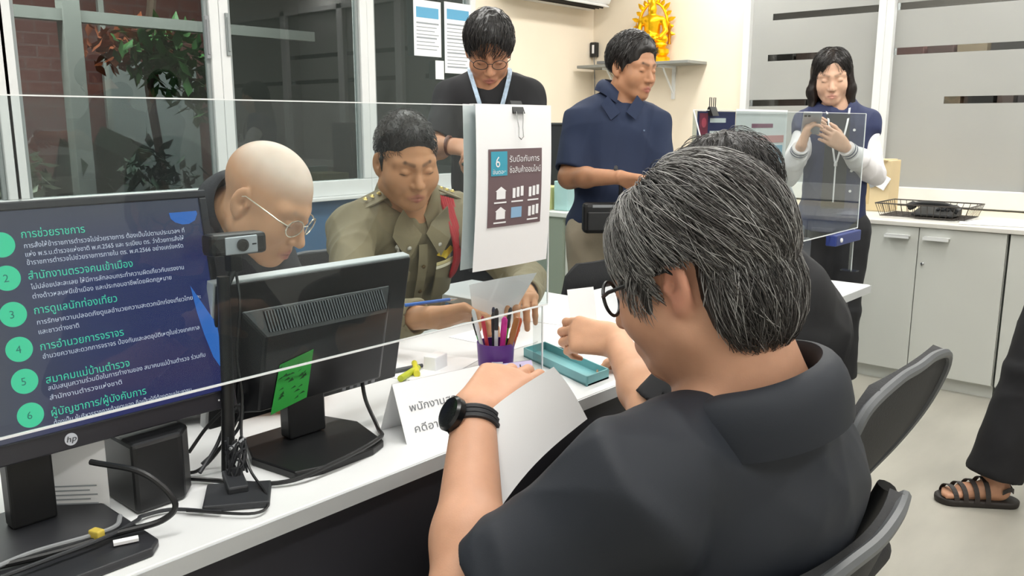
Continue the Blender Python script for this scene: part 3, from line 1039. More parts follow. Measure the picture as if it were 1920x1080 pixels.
for r in range(2):
    for c in range(3):
        u0 = 0.10 + 0.31 * c; v0 = 0.36 - 0.26 * r
        if (r, c) == (1, 1):
            continue
        if c == 0:
            ic.sheet(lambda u, v: fpt(u0 + 0.04 + 0.16 * u, v0 + 0.10 * v, 0.0006), 1, 1)
            ic._add([fpt(u0 + 0.02, v0 + 0.10, 0.0006), fpt(u0 + 0.22, v0 + 0.10, 0.0006), fpt(u0 + 0.12, v0 + 0.16, 0.0006)], [(0, 1, 2)])
        else:
            for q in range(3):
                ic.sheet(lambda u, v: fpt(u0 + 0.02 + 0.075 * q + 0.055 * u, v0 + 0.01 * q + 0.13 * v, 0.0006 + 0.0001 * q), 1, 1)
        ic.sheet(lambda u, v: fpt(u0 + 0.0 + 0.22 * u, v0 - 0.055 + 0.02 * v, 0.0006), 1, 1)
ic.build('panel_icons', m_paper, fl)
i2 = MB().sheet(lambda u, v: fpt(0.41 + 0.2 * u, 0.10 + 0.14 * v, 0.0006), 1, 1)
i2.build('blue_icon', mat('flyer_icon_blue', '8fb6d8', 0.6), fl)
AX, AZ = V((1, 0, 0)), V((0, 0, 1))
tm = text_mesh([('6', fpt(0.12, 0.77, 0.001), AX, AZ, 0.022, None), ('ขั้นตอน', fpt(0.07, 0.685, 0.001), AX, AZ, 0.008, 0.038),
                ('รับมือกับการ', fpt(0.37, 0.83, 0.001), AX, AZ, 0.012, 0.092), ('ซื้อสินค้าออนไลน์', fpt(0.37, 0.69, 0.001), AX, AZ, 0.012, 0.096)])
tm.build('printed_text', m_paper, fl)
bcx = MB()
bcx.prism([(1.296, AY - 0.012, 1.318), (1.296, AY + 0.016, 1.318), (1.296, AY + 0.004, 1.343), (1.296, AY - 0.001, 1.343)], (0.034, 0, 0))
bc_ = empty('binder_clip', (1.313, AY, 1.30), 'black binder clip holding the hanging flyer on the acrylic screen', 'clip')
bcx.build('spring_body', m_black, bc_)
for yy, nm in ((AY - 0.014, 'handle'), (AY + 0.018, 'handle')):
    MB().tube([(1.302, yy + 0.002, 1.322), (1.307, yy - 0.001, 1.29), (1.306, yy - 0.002, 1.272), (1.313, yy - 0.002, 1.267), (1.320, yy - 0.002, 1.272), (1.319, yy - 0.001, 1.29), (1.324, yy + 0.002, 1.322)], 0.0012, 6).build(nm, m_chrome, bc_)

# ---- front monitor showing the slide
def mon_frame(x0, x1, zb, zt, yb, yt):
    """frame on a tilted panel: returns point function (u right, w up, n towards the viewer at -y)"""
    b, t = V((x0, yb, zb)), V((x0, yt, zt))
    up = (t - b).normalized()
    nrm = V((1, 0, 0)).cross(up).normalized()
    H = (t - b).length
    return (lambda u, w, n=0.0: b + V((u, 0, 0)) + up * w + nrm * n), up, nrm, H
hp = empty('front_monitor', (0.40, 1.14, DT), 'large monitor facing the visitors showing a dark blue numbered Thai slide', 'monitor')
pt, up_, nr_, HH = mon_frame(0.125, 0.675, 0.863, 1.198, 1.182, 1.238)
WW = 0.55
def rbx(mb, u0, u1, w0, w1, n0, n1, P=None):
    P = P or pt
    mb.prism([P(u0, w0, n1), P(u1, w0, n1), P(u1, w1, n1), P(u0, w1, n1)], P(u0, w0, n0) - P(u0, w0, n1))
    return mb
b = MB(); rbx(b, 0, WW, 0, HH, -0.022, -0.001); b.build('housing', m_dark, hp, bevel=0.006)
b = MB()
rbx(b, 0, WW, 0, 0.028, -0.001, 0.004); rbx(b, 0, WW, HH - 0.012, HH, -0.001, 0.004)
rbx(b, 0, 0.012, 0.028, HH - 0.012, -0.001, 0.004); rbx(b, WW - 0.012, WW, 0.028, HH - 0.012, -0.001, 0.004)
b.build('bezel', mat('bezel_charcoal', '2a2a31', 0.35), hp, bevel=0.002)
# the lit slide
ms = bpy.data.materials.new('lit_slide')
ms.use_nodes = True
nt = ms.node_tree
bs = nt.nodes['Principled BSDF']
bs.inputs['Roughness'].default_value = 0.25
bs.inputs['Base Color'].default_value = (0.01, 0.01, 0.012, 1)
at = nt.nodes.new('ShaderNodeAttribute'); at.attribute_name = 'Col'
nt.links.new(at.outputs['Color'], bs.inputs['Emission Color'])
bs.inputs['Emission Strength'].default_value = 1.0
def lit(name, colr, s=1.0):
    return mat(name, '050505', 0.3, emit=colr, estr=s)
b = MB(); NU, NV = 44, 26
sw, swh = WW - 0.024, HH - 0.04
b.sheet(lambda u, v: pt(0.012 + sw * u, 0.028 + swh * v, 0.0005), NU, NV)
so = b.build('lit_panel', ms, hp)
def mixc(a, c, t): return [a[i] + (c[i] - a[i]) * t for i in range(3)]
# the slide's picture: slate grey at the left and top, navy at the right, a violet glow low down
ca = so.data.color_attributes.new('Col', 'FLOAT_COLOR', 'POINT')
buf = []
for j in range(NV + 1):
    for i in range(NU + 1):
        u, v = i / NU, j / NV
        g = lin('3d4152')[:3]; n = lin('1d2a5e')[:3]; p = lin('3a2d55')[:3]
        t = min(1, max(0, (u - 0.40) / 0.25)) * min(1, max(0.0, (0.98 - v) / 0.30))
        c = mixc(g, n, t)
        c = mixc(c, p, 0.5 * max(0, 1 - abs(v - 0.15) / 0.2) * min(1, max(0, (u - 0.4) / 0.3)))
        buf += c + [1.0]
ca.data.foreach_set('color', buf)
m_mint = lit('slide_mint', '3edaa5', 1.0)
m_headtx = lit('slide_heading', '46e0b4', 1.0)
m_bodytx = lit('slide_text', 'd9dff0', 0.95)
m_numtx = lit('slide_number', '0f6f63', 1.0)
def sp(u, v, n=0.0012):
    """slide coordinates in metres right of the screen's right edge minus, and fraction up"""
    return pt(0.012 + sw * u, 0.028 + swh * v, n)
dots, nums, heads, body = MB(), MB(), [], []
rows = [(0.856, 0.893, 'การช่วยราชการ', 0.669, [('การสั่งให้ข้าราชการตำรวจไปช่วยราชการ ต้องเป็นไปตามประมวลฯ ที่', 0.841, 0.943), ('แห่ง พ.ร.บ.ตำรวจแห่งชาติ พ.ศ.2565 และ ระเบียบ ตร. ว่าด้วยการสั่งให้', 0.803, 0.938), ('ข้าราชการตำรวจไปช่วยราชการภายใน ตร. พ.ศ.2566 อย่างเคร่งครัด', 0.766, 0.932)]),
        (0.710, 0.708, 'สำนักงานตรวจคนเข้าเมือง', 0.78, [('ไม่ปล่อยปละละเลย ให้มีการลักลอบกระทำความผิดเกี่ยวกับแรงงาน', 0.657, 0.924), ('ต่างด้าวหลบหนีเข้าเมือง และประกอบอาชีพโดยผิดกฎหมาย', 0.615, 0.883)]),
        (0.550, 0.553, 'การดูแลนักท่องเที่ยว', 0.723, [('การรักษาความปลอดภัยดูแลอำนวยความสะดวกนักท่องเที่ยวไทยและ', 0.498, 0.962), ('และชาวต่างชาติ', 0.455, 0.615)]),
        (0.395, 0.389, 'การอำนวยการจราจร', 0.726, [('อำนวยความสะดวกการจราจร ป้องกันและลดอุบัติเหตุในช่วงเทศกาล', 0.343, 0.943)]),
        (0.252, 0.238, 'สมาคมแม่บ้านตำรวจ', 0.728, [('สนับสนุนความร่วมมือในการทำงานของ สมาคมแม่บ้านตำรวจ ร่วมกับ', 0.199, 0.948), ('สำนักงานตำรวจแห่งชาติ', 0.155, 0.70)]),
        (0.100, 0.088, 'ผู้บัญชาการ/ผู้บังคับการ', 0.761, [('ต้องเป็น ผู้บริหารราชการด้วยตนเอง ถือเป็นผู้ที่ต้องตอบประชาชน', 0.040, 0.89)])]
vx, vy = V((1, 0, 0)), up_
for i, (v, hv, hd_, he, bl) in enumerate(rows):
    c = sp(0.4655, v)
    R = 0.0165
    dots.prism([c + vx * (R * math.cos(2 * PI * k / 28)) + vy * (R * math.sin(2 * PI * k / 28)) for k in range(28)], nr_ * 0.0003)
    nums_l = text_mesh([(str(i + 1), c - vx * 0.0045 - vy * 0.005 + nr_ * 0.0008, vx, vy, 0.0105, None)])
    nums._add(nums_l.v, nums_l.f)
    heads.append((hd_, sp(0.514, hv - 0.016), vx, vy, 0.0105, (he - 0.514) * sw))
    for s_, bv, be in bl:
        body.append((s_, sp(0.516, bv - 0.009), vx, vy, 0.0064, (be - 0.516) * sw))
dots.build('number_discs', m_mint, hp)
nums.build('slide_numbers', m_numtx, hp)
text_mesh(heads).build('slide_headings', m_headtx, hp)
text_mesh(body).build('slide_text', m_bodytx, hp)
wv = MB()
wv.prism([sp(0.935, 0.56), sp(0.943, 0.42), sp(0.955, 0.30), sp(0.972, 0.18), sp(0.998, 0.09), sp(0.999, 0.34)], nr_ * 0.0002)
wv.prism([sp(0.905, 0.935), sp(0.908, 0.905), sp(0.920, 0.885), sp(0.940, 0.872), sp(0.960, 0.872), sp(0.980, 0.888), sp(0.99, 0.92), sp(0.988, 0.935)], nr_ * 0.0002)
wv.build('slide_waves', lit('slide_blue', '2f6ec4', 1.0), hp)
# badge
lg = MB()
c = pt(0.30, 0.0135, 0.0045)
R = 0.0085
lg.prism([c + vx * (R * math.cos(2 * PI * k / 28)) + vy * (R * math.sin(2 * PI * k / 28)) for k in range(28)], nr_ * 0.0003)
lg.build('badge', mat('badge_silver', 'c9ccd6', 0.35), hp)
text_mesh([('hp', c - vx * 0.0062 - vy * 0.0032 + nr_ * 0.0008, vx + vy * 0.0, vy + vx * 0.28, 0.0085, 0.0125)]).build('badge_letters', m_dark, hp)
MB().lathe(pt(0.52, 0.014, 0.004), [(0.0015, 0), (0.0015, 0.0004)], 10, rot=rot_to(nr_)).build('power_light', m_alu, hp)
b = MB(); b.span((0.350, 1.205, DT + 0.012), (0.408, 1.235, 0.99)); b.build('stand_column', m_black, hp, bevel=0.004)
b = MB(); b.prism([(0.19, 1.02, DT), (0.452, 1.02, DT), (0.470, 1.04, DT), (0.468, 1.28, DT), (0.19, 1.28, DT)], (0, 0, 0.012)); b.build('stand_base', mat('base_charcoal', '2b2c30', 0.4), hp, bevel=0.003)

# ---- rear monitor, back towards us
m2 = empty('rear_monitor', (0.82, 1.22, DT), 'smaller black monitor with its vented back towards us and a green sticker', 'monitor')
pt2, up2, n2, H2 = mon_frame(0.655, 1.055, 0.808, 1.057, 1.245, 1.19)
W2 = 0.40
b = MB(); rbx(b, 0, W2, 0, H2, -0.022, -0.002, pt2); b.build('front_frame', mat('silver_frame', 'dcdfe2', 0.3), m2, bevel=0.002)
b = MB(); rbx(b, 0.003, W2 - 0.003, 0.003, H2 - 0.003, -0.002, 0.004, pt2); b.build('back_cover', m_black, m2, bevel=0.002)
b = MB()
A = [pt2(0.045, 0.02, 0.004), pt2(W2 - 0.045, 0.02, 0.004), pt2(W2 - 0.045, 0.205, 0.004), pt2(0.045, 0.205, 0.004)]
Bq = [pt2(0.075, 0.03, 0.034), pt2(W2 - 0.07, 0.03, 0.034), pt2(W2 - 0.07, 0.165, 0.034), pt2(0.075, 0.165, 0.034)]
b._add(A + Bq, [(3, 2, 1, 0), (4, 5, 6, 7), (0, 1, 5, 4), (1, 2, 6, 5), (2, 3, 7, 6), (3, 0, 4, 7)])
b.build('back_bulge', mat('black_gloss', '16171a', 0.28), m2, bevel=0.004)
b = MB()
for k in range(44):
    u = 0.085 + k * 0.0056
    b.prism([pt2(u, 0.172, 0.0305), pt2(u + 0.0026, 0.172, 0.0305), pt2(u + 0.0026, 0.200, 0.0095), pt2(u, 0.200, 0.0095)], n2 * 0.0015)
vg = b.build('vent_grille', mat('vent_rib', '5a5d62', 0.35), m2)
b = MB(); gs = [pt2(0.095, 0.02, 0.0352), pt2(0.165, 0.035, 0.0352), pt2(0.17, 0.125, 0.0352), pt2(0.105, 0.11, 0.0352)]
b.prism(gs, n2 * 0.0008); gso = b.build('green_sticker', mat('sticker_green', '37b04a', 0.5), m2)
b = MB()
g_ = np.random.default_rng(3)
for k in range(22):
    u, w = 0.102 + g_.uniform(0, 0.05), 0.03 + 0.075 * g_.uniform(0, 1)
    b.prism([pt2(u, w, 0.0362), pt2(u + g_.uniform(.004, .014), w + 0.002, 0.0362), pt2(u + 0.008, w + g_.uniform(.004, .008), 0.0362)], n2 * 0.0002)
b.build('sticker_print', mat('sticker_dark', '1f5a2c', 0.5), gso)
b = MB()
for k in range(5):
    b.prism([pt2(0.26 + 0.017 * k, 0.012, 0.012), pt2(0.268 + 0.017 * k, 0.012, 0.012), pt2(0.268 + 0.017 * k, 0.022, 0.012), pt2(0.26 + 0.017 * k, 0.022, 0.012)], n2 * 0.002)
b.build('ports', m_grey, m2)
b = MB(); b.prism([(0.785, 1.205, DT + 0.015), (0.86, 1.205, DT + 0.015), (0.86, 1.205, 0.90), (0.785, 1.205, 0.90)], (0, 0.03, 0)); b.build('stand_column', m_black, m2, bevel=0.004)
b = MB(); b.prism([(0.713, 1.085, DT), (0.755, 1.072, DT), (0.86, 1.075, DT), (0.895, 1.09, DT), (0.925, 1.20, DT), (0.90, 1.28, DT), (0.74, 1.28, DT), (0.70, 1.19, DT)], (0, 0, 0.014)); b.build('stand_base', m_black, m2, bevel=0.003)
MB().tube(bez([pt2(0.305, 0.03, 0.010), (0.950, 1.205, 0.795), (0.932, 1.15, 0.760), (0.880, 1.085, 0.772), (0.77, 1.066, 0.766), (0.68, 1.085, 0.757), (0.60, 1.20, 0.757)], 8), 0.0038, 8).build('video_cable', m_black, m2, smooth=True)

# ---- webcam on its stand
wc = empty('webcam', (0.63, 1.11, DT), 'silver-fronted webcam on a black pole stand before the monitors', 'webcam')
b = MB()
ring = lambda x, r0, y0, h: None
b.prism([(0.645, 1.172, 1.117 + 0.018), (0.645, 1.172, 1.117 - 0.016), (0.645, 1.205, 1.117 - 0.016), (0.645, 1.205, 1.117 + 0.018)], (0.096, 0, -0.002))
b.build('camera_body', m_black, wc, bevel=0.007)
b = MB().span((0.667, 1.1695, 1.1025), (0.722, 1.1725, 1.1295)); b.build('front_plate', mat('webcam_silver', 'c3c7cf', 0.3, metal=0.2), wc, bevel=0.002)
b = MB(); b.lathe((0.695, 1.170, 1.116), [(0.0095, 0), (0.0095, 0.004), (0.006, 0.005), (0.0055, 0.003)], 20, rot=Matrix.Rotation(PI / 2, 3, 'X')); b.build('lens', m_black, wc, smooth=True)
b = MB().span((0.712, 1.1685, 1.115), (0.719, 1.1696, 1.117)); b.build('camera_mark', m_dark, wc)
b = MB().box((0.69, 1.19, 1.088), (0.02, 0.02, 0.03)); b.tube([(0.686, 1.185, 1.075), (0.670, 1.18, 1.055)], 0.006, 8); b.build('mount_clip', m_black, wc, bevel=0.002)
MB().tube([(0.648, 1.172, DT + 0.012), (0.658, 1.175, 0.90), (0.664, 1.178, 1.07)], [0.0105, 0.0095, 0.0095], 12).build('pole', m_black, wc, smooth=True)
b = MB(); b.prism([(0.557, 1.088, DT), (0.632, 1.032, DT), (0.678, 1.098, DT), (0.604, 1.158, DT)], (0, 0, 0.010)); b.box((0.632, 1.125, DT + 0.014), (0.03, 0.075, 0.012), Matrix.Rotation(-0.4, 3, 'Z')); b.build('foot_plate', m_dark, wc, bevel=0.003)
MB().tube(bez([(0.695, 1.20, 1.10), (0.682, 1.165, 1.03), (0.67, 1.163, 0.95), (0.675, 1.164, 0.88), (0.662, 1.15, 0.82), (0.655, 1.12, 0.778), (0.640, 1.05, 0.757), (0.60, 1.02, 0.757), (0.54, 1.10, 0.757)], 8), 0.0022, 6).build('cable', m_black, wc, smooth=True)
b = MB()
for k in range(7):
    a = k * 0.9
    b.tube(bez([(0.645 + 0.015 * math.cos(a + t) , 1.14 + 0.015 * math.sin(a + t), 0.795 + 0.03 * math.sin(2 * t + a)) for t in (0, 1.2, 2.4, 3.6, 4.8)], 5), 0.0018, 5)
b.build('coiled_cable', m_dark, wc, smooth=True)
MB().tube(bez([(0.63, 1.13, 0.815), (0.66, 1.14, 0.82), (0.665, 1.155, 0.812)], 5), 0.0025, 6).build('cable_tie', m_grey, wc)

# ---- cables, black box and paper behind the front monitor
tag(MB().prism([(0.492, 1.15, DT), (0.565, 1.15, DT), (0.59, 1.18, DT), (0.59, 1.33, DT), (0.492, 1.33, DT)], (0, 0, 0.105)).build('black_box', m_black, bevel=0.006),
    'black box standing behind the front monitor left of the webcam', 'box')
sp_ = empty('standing_paper', (0.44, 1.225, DT), 'white printed paper propped up under the front monitor beside its stand', 'paper')
b = MB(); b.prism([(0.400, 1.265, DT), (0.474, 1.195, DT), (0.478, 1.205, 0.875), (0.404, 1.275, 0.875)], (0.0006, 0.0008, 0)); b.build('sheet', m_paper, sp_)
b = MB()
for k in range(5):
    d0, d1 = V((0.400, 1.265, 0)), V((0.474, 1.195, 0))
    p = lambda u, z: d0.lerp(d1, u) + V((-0.0006 + 0.02 * (z - DT), -0.0008 + 0.09 * (z - DT), z))
    z = 0.762 + 0.0065 * k
    b.quad(p(0.15, z), p(0.85 - 0.1 * (k % 2), z), p(0.85 - 0.1 * (k % 2), z + 0.002), p(0.15, z + 0.002))
b.build('printed_lines', mat('print_grey', '9aa0a6', 0.7), sp_)
cb = [([(0.44, 1.16, 0.845), (0.475, 1.08, 0.84), (0.50, 1.05, 0.80), (0.485, 1.06, 0.775), (0.43, 1.08, 0.77), (0.36, 1.09, 0.768), (0.25, 1.12, 0.768)], 0.0042, 'black', 'thick black cable looping out under the front monitor onto its base'),
      ([(0.25, 1.07, 0.769), (0.35, 1.07, 0.772), (0.42, 1.075, 0.772), (0.47, 1.10, 0.768), (0.49, 1.13, 0.757), (0.53, 1.12, 0.756), (0.57, 1.06, 0.756)], 0.003, 'dark', 'black cable crossing the front monitor base towards the webcam foot'),
      ([(0.25, 1.09, 0.769), (0.33, 1.105, 0.771), (0.40, 1.09, 0.774), (0.44, 1.10, 0.77), (0.46, 1.13, 0.768)], 0.0032, 'grey', 'grey cable lying across the front monitor base'),
      ([(0.60, 1.20, 0.80), (0.64, 1.21, 0.83), (0.67, 1.19, 0.86), (0.69, 1.20, 0.84), (0.66, 1.22, 0.78), (0.62, 1.22, 0.757), (0.60, 1.25, 0.757)], 0.0028, 'black', 'tangled black cable between the black box and the webcam pole'),
      ([(0.60, 1.17, 0.775), (0.64, 1.19, 0.80), (0.67, 1.205, 0.83), (0.70, 1.21, 0.85), (0.70, 1.23, 0.80), (0.64, 1.24, 0.757)], 0.003, 'dark', 'dark cable rising behind the webcam pole to the rear monitor')]
for pts, r, c, lb in cb:
    tag(MB().tube(bez(pts, 8), r, 8).build('cable', {'black': m_black, 'dark': m_dark, 'grey': m_grey}[c], smooth=True), lb, 'cable')
tag(MB().box((0.41, 1.085, 0.775), (0.012, 0.018, 0.014), Matrix.Rotation(0.3, 3, 'Z')).build('cable_tie', mat('yellow_tie', 'c9b24a', 0.5), bevel=0.002), 'yellow tie around the cables on the front monitor base', 'tie')
tag(MB().box((0.435, 1.058, 0.766), (0.030, 0.010, 0.004), Matrix.Rotation(-0.35, 3, 'Z')).build('cable_label', m_paper), 'small white label tag on the cables over the front monitor base', 'label')

# ---- sign card, pen cup, small items, papers
sg = empty('desk_sign', (1.0, 1.07, DT), 'white tent card with handwritten Thai lettering standing on the desk edge', 'sign')
s0, s1 = V((0.930, 1.070, DT)), V((1.118, 1.038, DT))
off = V((0.008, 0.045, 0.098))
b = MB(); b.prism([s0, s1, s1 + off, s0 + off], (0.0, 0.001, 0)); b.build('front_face', m_paper, sg)
b = MB(); b.prism([s0 + off, s1 + off, s1 + off * 2 - V((0, 0, 0.196)), s0 + off * 2 - V((0, 0, 0.196))], (0, 0.001, 0)); b.build('rear_face', m_paper, sg)
ux = (s1 - s0).normalized(); uy = off.normalized()
nn = ux.cross(uy)
text_mesh([('พนักงานสอบสวน', s0 + ux * 0.022 + uy * 0.054 + nn * 0.0008, ux, uy, 0.0135, 0.15), ('คดีอาญา/พิเศษ', s0 + ux * 0.022 + uy * 0.016 + nn * 0.0008, ux, uy, 0.0135, 0.14)]).build('handwriting', mat('pencil_grey', '6d7076', 0.7), sg)

pc = empty('pen_cup', (1.315, 1.215, DT), 'purple pen cup full of pens at the end of the acrylic screen', 'cup')
m_purp = mat('purple_cup', '5a2a80', 0.35)
b = MB(); b.lathe((1.315, 1.215, DT), [(0.036, 0), (0.041, 0.085), (0.038, 0.085), (0.034, 0.006)], 28); b.build('cup', m_purp, pc, smooth=True)
b = MB(); b.box((1.2885, 1.186, 0.795), (0.024, 0.002, 0.010), Matrix.Rotation(-0.82, 3, 'Z')); b.build('cup_print', m_paper, pc)
pens = [(-0.022, 0.012, -0.3, 0.1, '3aa35a', 'green pen'), (-0.012, -0.016, -0.15, -0.1, 'c23a4a', 'red pen'), (0.004, 0.014, -0.05, 0.12, '2b3550', 'navy pen'), (0.0, -0.018, 0.02, -0.1, 'd8dde2', 'white pen'),
        (0.016, -0.004, 0.08, 0.0, 'd83aa0', 'pink marker'), (0.022, -0.014, 0.25, -0.1, 'a0673a', 'brown wooden pen'), (0.012, 0.02, 0.18, 0.2, '58b23a', 'light green pen'), (-0.024, -0.008, -0.22, -0.1, 'e9ecee', 'clear ballpoint pen'), (0.026, 0.006, 0.3, 0.05, 'b5522e', 'orange brown pen'), (-0.004, 0.0, -0.02, 0.02, '28323a', 'black pen')]
rx = V((0.664, -0.748, 0)); fy = V((0.748, 0.664, 0))
for k, (px, py, tx, ty, c, nm) in enumerate(pens):
    p0 = V((1.315, 1.215, DT + 0.01)) + rx * px * 0.6 + fy * py * 0.6
    d = (V((0, 0, 1)) + rx * tx + fy * ty).normalized()
    L = 0.125 + 0.016 * ((k * 5) % 4) / 2
    e = empty('pen', p0, nm + ' standing in the purple pen cup', 'pen', 'pens in the purple cup')
    r = 0.0062 if 'wooden' in nm or 'marker' in nm or 'orange' in nm else 0.0042
    mm = mat('pen_' + c, c, 0.4)
    MB().tube([p0, p0 + d * (L * 0.72)], r, 10).build('barrel', mm, e, smooth=True)
    MB().tube([p0 + d * (L * 0.72), p0 + d * L, p0 + d * (L + 0.006)], [r * 1.12, r * 1.05, r * 0.5], 10).build('cap', mm if k % 3 else m_dark, e, smooth=True)
tr = empty('letter_tray', (1.5, 1.16, DT), 'shallow teal plastic tray lying on the desk beside the pen cup', 'tray')
m_teal = mat('teal_plastic', '6fa9ae', 0.35)
Pq = [V((1.405, 1.035, DT)), V((1.485, 1.035, DT)), V((1.575, 1.29, DT)), V((1.495, 1.29, DT))]
b = MB(); b.prism(Pq, (0, 0, 0.004)); b.build('tray_base', m_teal, tr)
for i in range(4):
    p, q = Pq[i], Pq[(i + 1) % 4]
    d = (q - p).normalized(); n = V((0, 0, 1)).cross(d)
    MB().prism([p, q, q + n * 0.003, p + n * 0.003], (0, 0, 0.022)).build('tray_wall', m_teal, tr)
def sheet_paper(cx, cy, rot, label, sx=0.21, sy=0.297, z=DT + 0.0012, th=0.0016):
    return tag(MB().box((cx, cy, z), (sx, sy, th), Matrix.Rotation(rot, 3, 'Z')).build('paper_sheet', m_paper), label, 'paper')
sheet_paper(1.26, 1.46, 0.3, 'white paper lying on the desk between the rear monitor and the officer')
sheet_paper(1.66, 1.46, 0.05, 'white paper on the desk behind the pen cup', 0.297, 0.21)
sheet_paper(1.74, 1.24, 0.45, 'top white paper of the sheets spread in front of the seated man in black', z=DT + 0.0048)
sheet_paper(1.90, 1.44, 0.2, 'white paper spread on the desk right of the pen cup', z=DT + 0.0030)
sheet_paper(1.82, 1.16, -0.15, 'white paper at the desk front edge under the pointing hand', z=DT + 0.0066)
it = empty('small_carton', (1.287, 1.375, DT), 'small white carton with red print on the desk behind the sign card', 'carton')
MB().box((1.287, 1.375, DT + 0.0165), (0.05, 0.032, 0.033), Matrix.Rotation(0.25, 3, 'Z')).build('carton', m_paper, it, bevel=0.002)
MB().box((1.282, 1.358, DT + 0.018), (0.018, 0.0012, 0.014), Matrix.Rotation(0.25, 3, 'Z')).build('red_print', mat('print_red', 'c86a70', 0.6), it)
for k, (x, y, a, c, lb) in enumerate(((1.20, 1.37, 0.4, 'b8c23a', 'yellow green highlighter lying on the desk behind the sign card'), (1.235, 1.385, 0.9, 'd9d23a', 'yellow highlighter lying beside the small white carton'), (1.215, 1.405, -0.2, '4a4d52', 'dark clip pen lying among the yellow highlighters'))):
    d = V((math.cos(a), math.sin(a), 0))
    e = empty('highlighter' if k < 2 else 'pen', (x, y, DT), lb, 'pen')
    MB().tube([V((x, y, DT + 0.008)) - d * 0.04, V((x, y, DT + 0.008)) + d * 0.025], 0.0075 if k < 2 else 0.005, 10).build('barrel', mat('hl_' + c, c, 0.4), e, smooth=True)
    MB().tube([V((x, y, DT + 0.008)) + d * 0.025, V((x, y, DT + 0.008)) + d * 0.05], 0.0068 if k < 2 else 0.0045, 10).build('cap', mat('hl_' + c, c, 0.4), e, smooth=True)
mk = empty('lettered_strip', (1.33, 1.12, DT), 'lilac and white folded strip lettered YOU lying before the purple pen cup', 'sign')
q0, q1 = V((1.195, 1.180, DT + 0.001)), V((1.340, 1.118, DT + 0.001))
qd = (q1 - q0).normalized(); qn = V((0, 0, 1)).cross(qd); qu = (qn * 0.5 + V((0, 0, 0.87))).normalized()
MB().prism([q0, q1, q1 + qu * 0.056, q0 + qu * 0.056], qn * 0.002).build('front_face', mat('lilac_card', 'c9bfe0', 0.6), mk)
MB().prism([q0 + qu * 0.056, q1 + qu * 0.056, q1 + qu * 0.056 + qn * 0.02 - V((0, 0, 0.0487)), q0 + qu * 0.056 + qn * 0.02 - V((0, 0, 0.0487))], qn * 0.002).build('rear_face', mat('lilac_card', 'c9bfe0', 0.6), mk)
text_mesh([('YOU', q0 + qd * 0.075 + qu * 0.032 - qn * 0.0006, qd, qu, 0.019, 0.055)]).build('strip_letters', m_dark, mk)
# ---- far desk end: flyers on the second screen, dark monitor behind it
ff = empty('screen_flyer', (2.15, AY, 1.13), 'dark blue and red printed flyer taped to the left of the second acrylic screen', 'flyer')
MB().span((2.045, AY + 0.003, 1.10), (2.257, AY + 0.004, 1.33)).build('sheet', mat('flyer_navy', '2a2f66', 0.5, var=0.1, vscale=12), ff)
b = MB(); b.span((2.055, AY + 0.0022, 1.10), (2.10, AY + 0.003, 1.325)); b.build('red_side', mat('flyer_red', '8e2a48', 0.5, var=0.15, vscale=30), ff)
b = MB()
for k in range(5):
    b.span((2.112, AY + 0.0022, 1.30 - 0.034 * k), (2.20 + 0.02 * (k % 2), AY + 0.003, 1.312 - 0.034 * k))
b.build('white_lines', m_paper, ff)
b = MB()
for k in range(4):
    b.lathe((2.078, AY + 0.0021, 1.30 - 0.045 * k), [(0.013, 0), (0.013, 0.0006)], 16, rot=Matrix.Rotation(PI / 2, 3, 'X'))
b.build('red_dots', mat('flyer_dot', 'd8506a', 0.5), ff)
f2 = empty('screen_flyer', (2.43, AY, 1.13), 'white flyer with pink and blue columns taped to the second acrylic screen', 'flyer')
MB().span((2.262, AY + 0.003, 1.07), (2.60, AY + 0.004, 1.338)).build('sheet', m_paper, f2)
MB().span((2.36, AY + 0.0022, 1.285), (2.50, AY + 0.003, 1.297)).build('heading', mat('print_mauve', '9a6a80', 0.6), f2)
MB().span((2.30, AY + 0.0022, 1.24), (2.58, AY + 0.003, 1.262)).build('pink_band', mat('print_pink', 'e0a8a8', 0.6), f2)
MB().span((2.47, AY + 0.0022, 1.08), (2.575, AY + 0.003, 1.232)).build('blue_column', mat('print_blue', '9ac3dc', 0.6), f2)
MB().span((2.30, AY + 0.0022, 1.08), (2.45, AY + 0.003, 1.232)).build('pale_column', mat('print_rose', 'ecd0cc', 0.6), f2)
fc = empty('binder_clip', (2.12, AY, 1.32), 'black binder clip on top of the second acrylic screen above the navy flyer', 'clip')
MB().prism([(2.10, AY - 0.012, 1.318), (2.10, AY + 0.014, 1.318), (2.10, AY + 0.003, 1.342), (2.10, AY - 0.002, 1.342)], (0.034, 0, 0)).build('spring_body', m_black, fc)
for xx in (2.106, 2.128):
    MB().tube([(xx - 0.005, AY, 1.34), (xx - 0.005, AY, 1.366), (xx + 0.005, AY, 1.366), (xx + 0.005, AY, 1.34)], 0.0014, 6).build('handle', m_black, fc)
rp = empty('desk_printer', (2.86, 1.35, DT), 'dark grey desk printer behind the second acrylic screen with a pale label', 'printer')
MB().span((2.58, 1.20, DT + 0.002), (2.96, 1.52, 0.90)).build('body', mat('printer_dark', '43464d', 0.45), rp, bevel=0.01)
MB().span((2.60, 1.22, 0.90), (2.94, 1.50, 0.945)).build('lid', mat('printer_lid', '6a6f78', 0.4), rp, bevel=0.008)
MB().prism([(2.66, 1.198, 0.82), (2.85, 1.198, 0.82), (2.88, 1.198, 0.885), (2.66, 1.198, 0.885)], (0, 0.0015, 0)).build('pale_label', mat('label_grey', 'a9acb0', 0.5), rp)
MB().box((2.76, 1.196, 0.858), (0.06, 0.002, 0.012), Matrix.Rotation(0.25, 3, 'Y')).build('label_mark', m_black, rp)
MB().tube(bez([(2.70, 1.21, 0.945), (2.74, 1.19, 0.99), (2.80, 1.20, 1.03), (2.86, 1.25, 1.08)], 6), 0.004, 6).build('cable', m_grey, rp, smooth=True)
